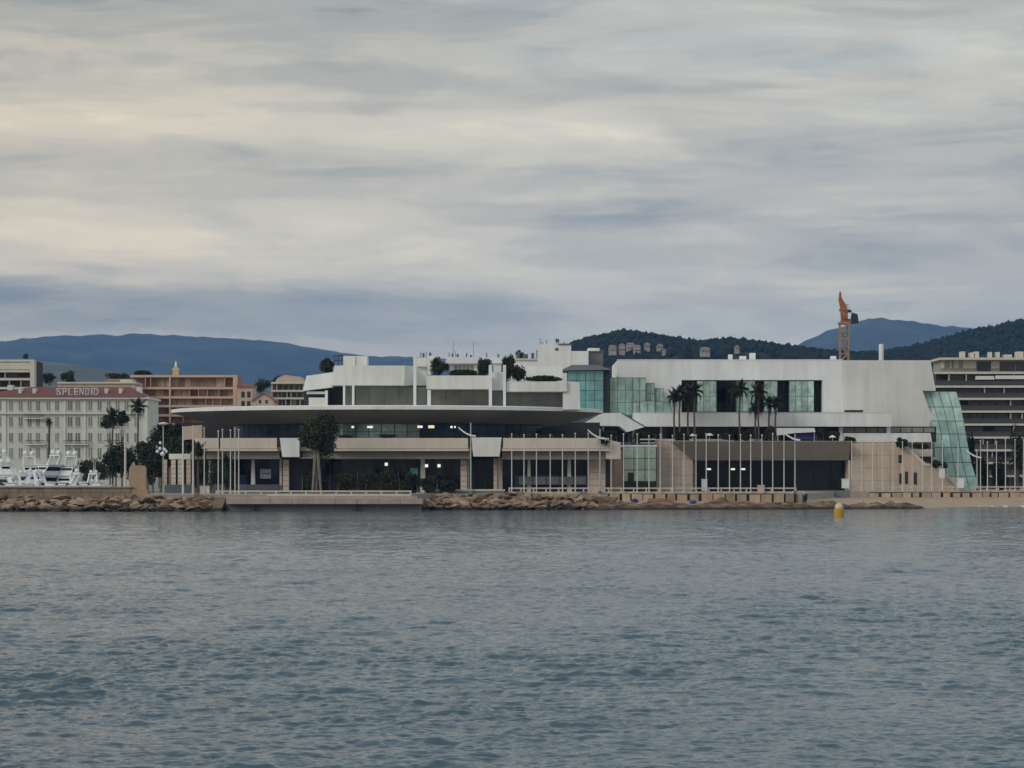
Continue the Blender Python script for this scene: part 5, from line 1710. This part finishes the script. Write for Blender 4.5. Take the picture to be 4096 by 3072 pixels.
for i, (px, y0, y1, w_, Y, m, lb_) in enumerate(((2818, 1916, 1958, 22, 500, 'lamp_white', 'white upright sign board before the foyer opening'), (3382, 1915, 1945, 28, 509.5, 'lamp_white', 'white kiosk box at the foyer end'),
                                                 (818, 1944, 1970, 38, 433.6, 'cream_wall', 'cream box bench on the landing stage promenade'), (3045, 1940, 1974, 26, 449.3, 'beige_stone', 'beige stone pillar set into the promenade balustrade'),
                                                 (3768, 1874, 1904, 22, 512.4, 'lamp_white', 'white planter block on the beige stair'), (3843, 1912, 1944, 26, 509.3, 'lamp_white', 'white cabinet at the foot of the beige stair'))):
    t = thing('street_box', (X(px, Y), Y, Z(y1, Y)), lb_, 'box')
    B(px - w_ / 2, y0 + 3, px + w_ / 2, y1 + (8 if Y > 500 else 5), Y, .8).build('body', m, t)
    B(px - w_ / 2 - 1.5, y0, px + w_ / 2 + 1.5, y0 + 3, Y - .08, .96).build('cap', m, t)
for i, (px, lb_, m) in enumerate(((2538, 'blue tarpaulin bundle against the sea wall', 'canvas_blue'), (2770, 'larger blue tarpaulin bundle against the sea wall', 'tarp_blue'), (2612, 'orange storage crate against the sea wall', 'crate_orange'), (2656, 'wide orange storage crate against the sea wall', 'crate_orange'))):
    Y = 447.4
    w_ = 24 if i < 2 else 38
    if i < 2:
        rg = random.Random(i)
        mb = MB().lathe([(.45, 0), (.6, .25), (.5, .55), (.15, .72)], (0, 0, 0), 9)
        mb.v = [(a * rg.uniform(.8, 1.2) + X(px, Y), b * rg.uniform(.8, 1.2) + Y, c + beach_z(X(px, Y), Y) - .1) for a, b, c in mb.v]
        tag(mb.build('tarpaulin_bundle', m, None, True), lb_, 'tarpaulin')
    else:
        t = thing('storage_crate', (X(px, Y), Y, beach_z(X(px, Y), Y)), lb_, 'crate')
        zb = beach_z(X(px, Y), Y) - .05
        MB().box(X(px - w_ / 2, Y), X(px + w_ / 2, Y), Y - .4, Y + .4, zb, zb + .7).build('body', m, t)
        MB().box(X(px - w_ / 2 - 1, Y), X(px + w_ / 2 + 1, Y), Y - .45, Y + .45, zb + .7, zb + .78).build('lid', m, t)
db = thing('beached_boat', (X(3212, 446), 452, beach_z(X(3212, 452), 452)), 'small dark boat with white canopy drawn up by the ramp wall', 'boat', None, rad(25))
ORIGIN[db.name] = Vector((0, 0, 0))
hull_mesh(3.4, 1.5, .8).build('hull', 'recess', db)
MB().prism_xz([(-1.2, 1.3), (1.0, 1.3), (.7, 1.5), (-1.0, 1.5)], -.7, .7).build('canopy', 'awning', db)
for s in (-1, 1):
    MB().box(-.9, -.8, s * .6 - .04, s * .6 + .04, .7, 1.3).build('post', 'lamp_white', db)
    MB().box(.6, .7, s * .6 - .04, s * .6 + .04, .7, 1.3).build('post', 'lamp_white', db)

# foam patches where small waves break on the beach
rg = random.Random(77)
mb = MB()
for k in range(46):
    px = rg.choice([rg.gauss(3925, 34), rg.gauss(4045, 24), rg.uniform(3860, 4090)])
    Y = 486.5 + rg.uniform(-1.5, 1.0)
    xx = X(px, Y)
    r = rg.uniform(.2, .65)
    mb.lathe([(r, 0), (r * .8, r * .2), (r * .3, r * .34)], (xx, Y, -.02), 7)
tag(mb.build('sea_foam', 'foam'), 'white surf foam breaking along the sandy beach', 'foam', kind='stuff')

# ------------------------------------------------------------------ yellow buoy
YBU = 59000 / (2066 - 1905)
bx_ = X(3356, YBU)
bu = thing('marker_buoy', (bx_, YBU, 0), 'yellow marker buoy with white domed top floating off the beach', 'buoy')
MB().lathe([(.45, -.5), (.66, -.35), (.74, 0.0), (.74, .1), (.72, 1.05), (.62, 1.18)], (bx_, YBU, 0), 20).build('body', 'yellow_paint', bu, False)
MB().lathe([(.60, 1.16), (.62, 1.3), (.56, 1.6), (.40, 1.84), (.2, 1.95), (.03, 1.98)], (bx_, YBU, 0), 20).build('dome', 'buoy_top', bu, True)
MB().lathe([(.76, .5), (.78, .54), (.78, .6), (.76, .64)], (bx_, YBU, 0), 20).build('band', 'yellow_paint', bu)
MB().tube((bx_ - .82, YBU, .9), (bx_ - .66, YBU, .9), .06, .06, 6).build('lifting_eye', 'yellow_paint', bu)
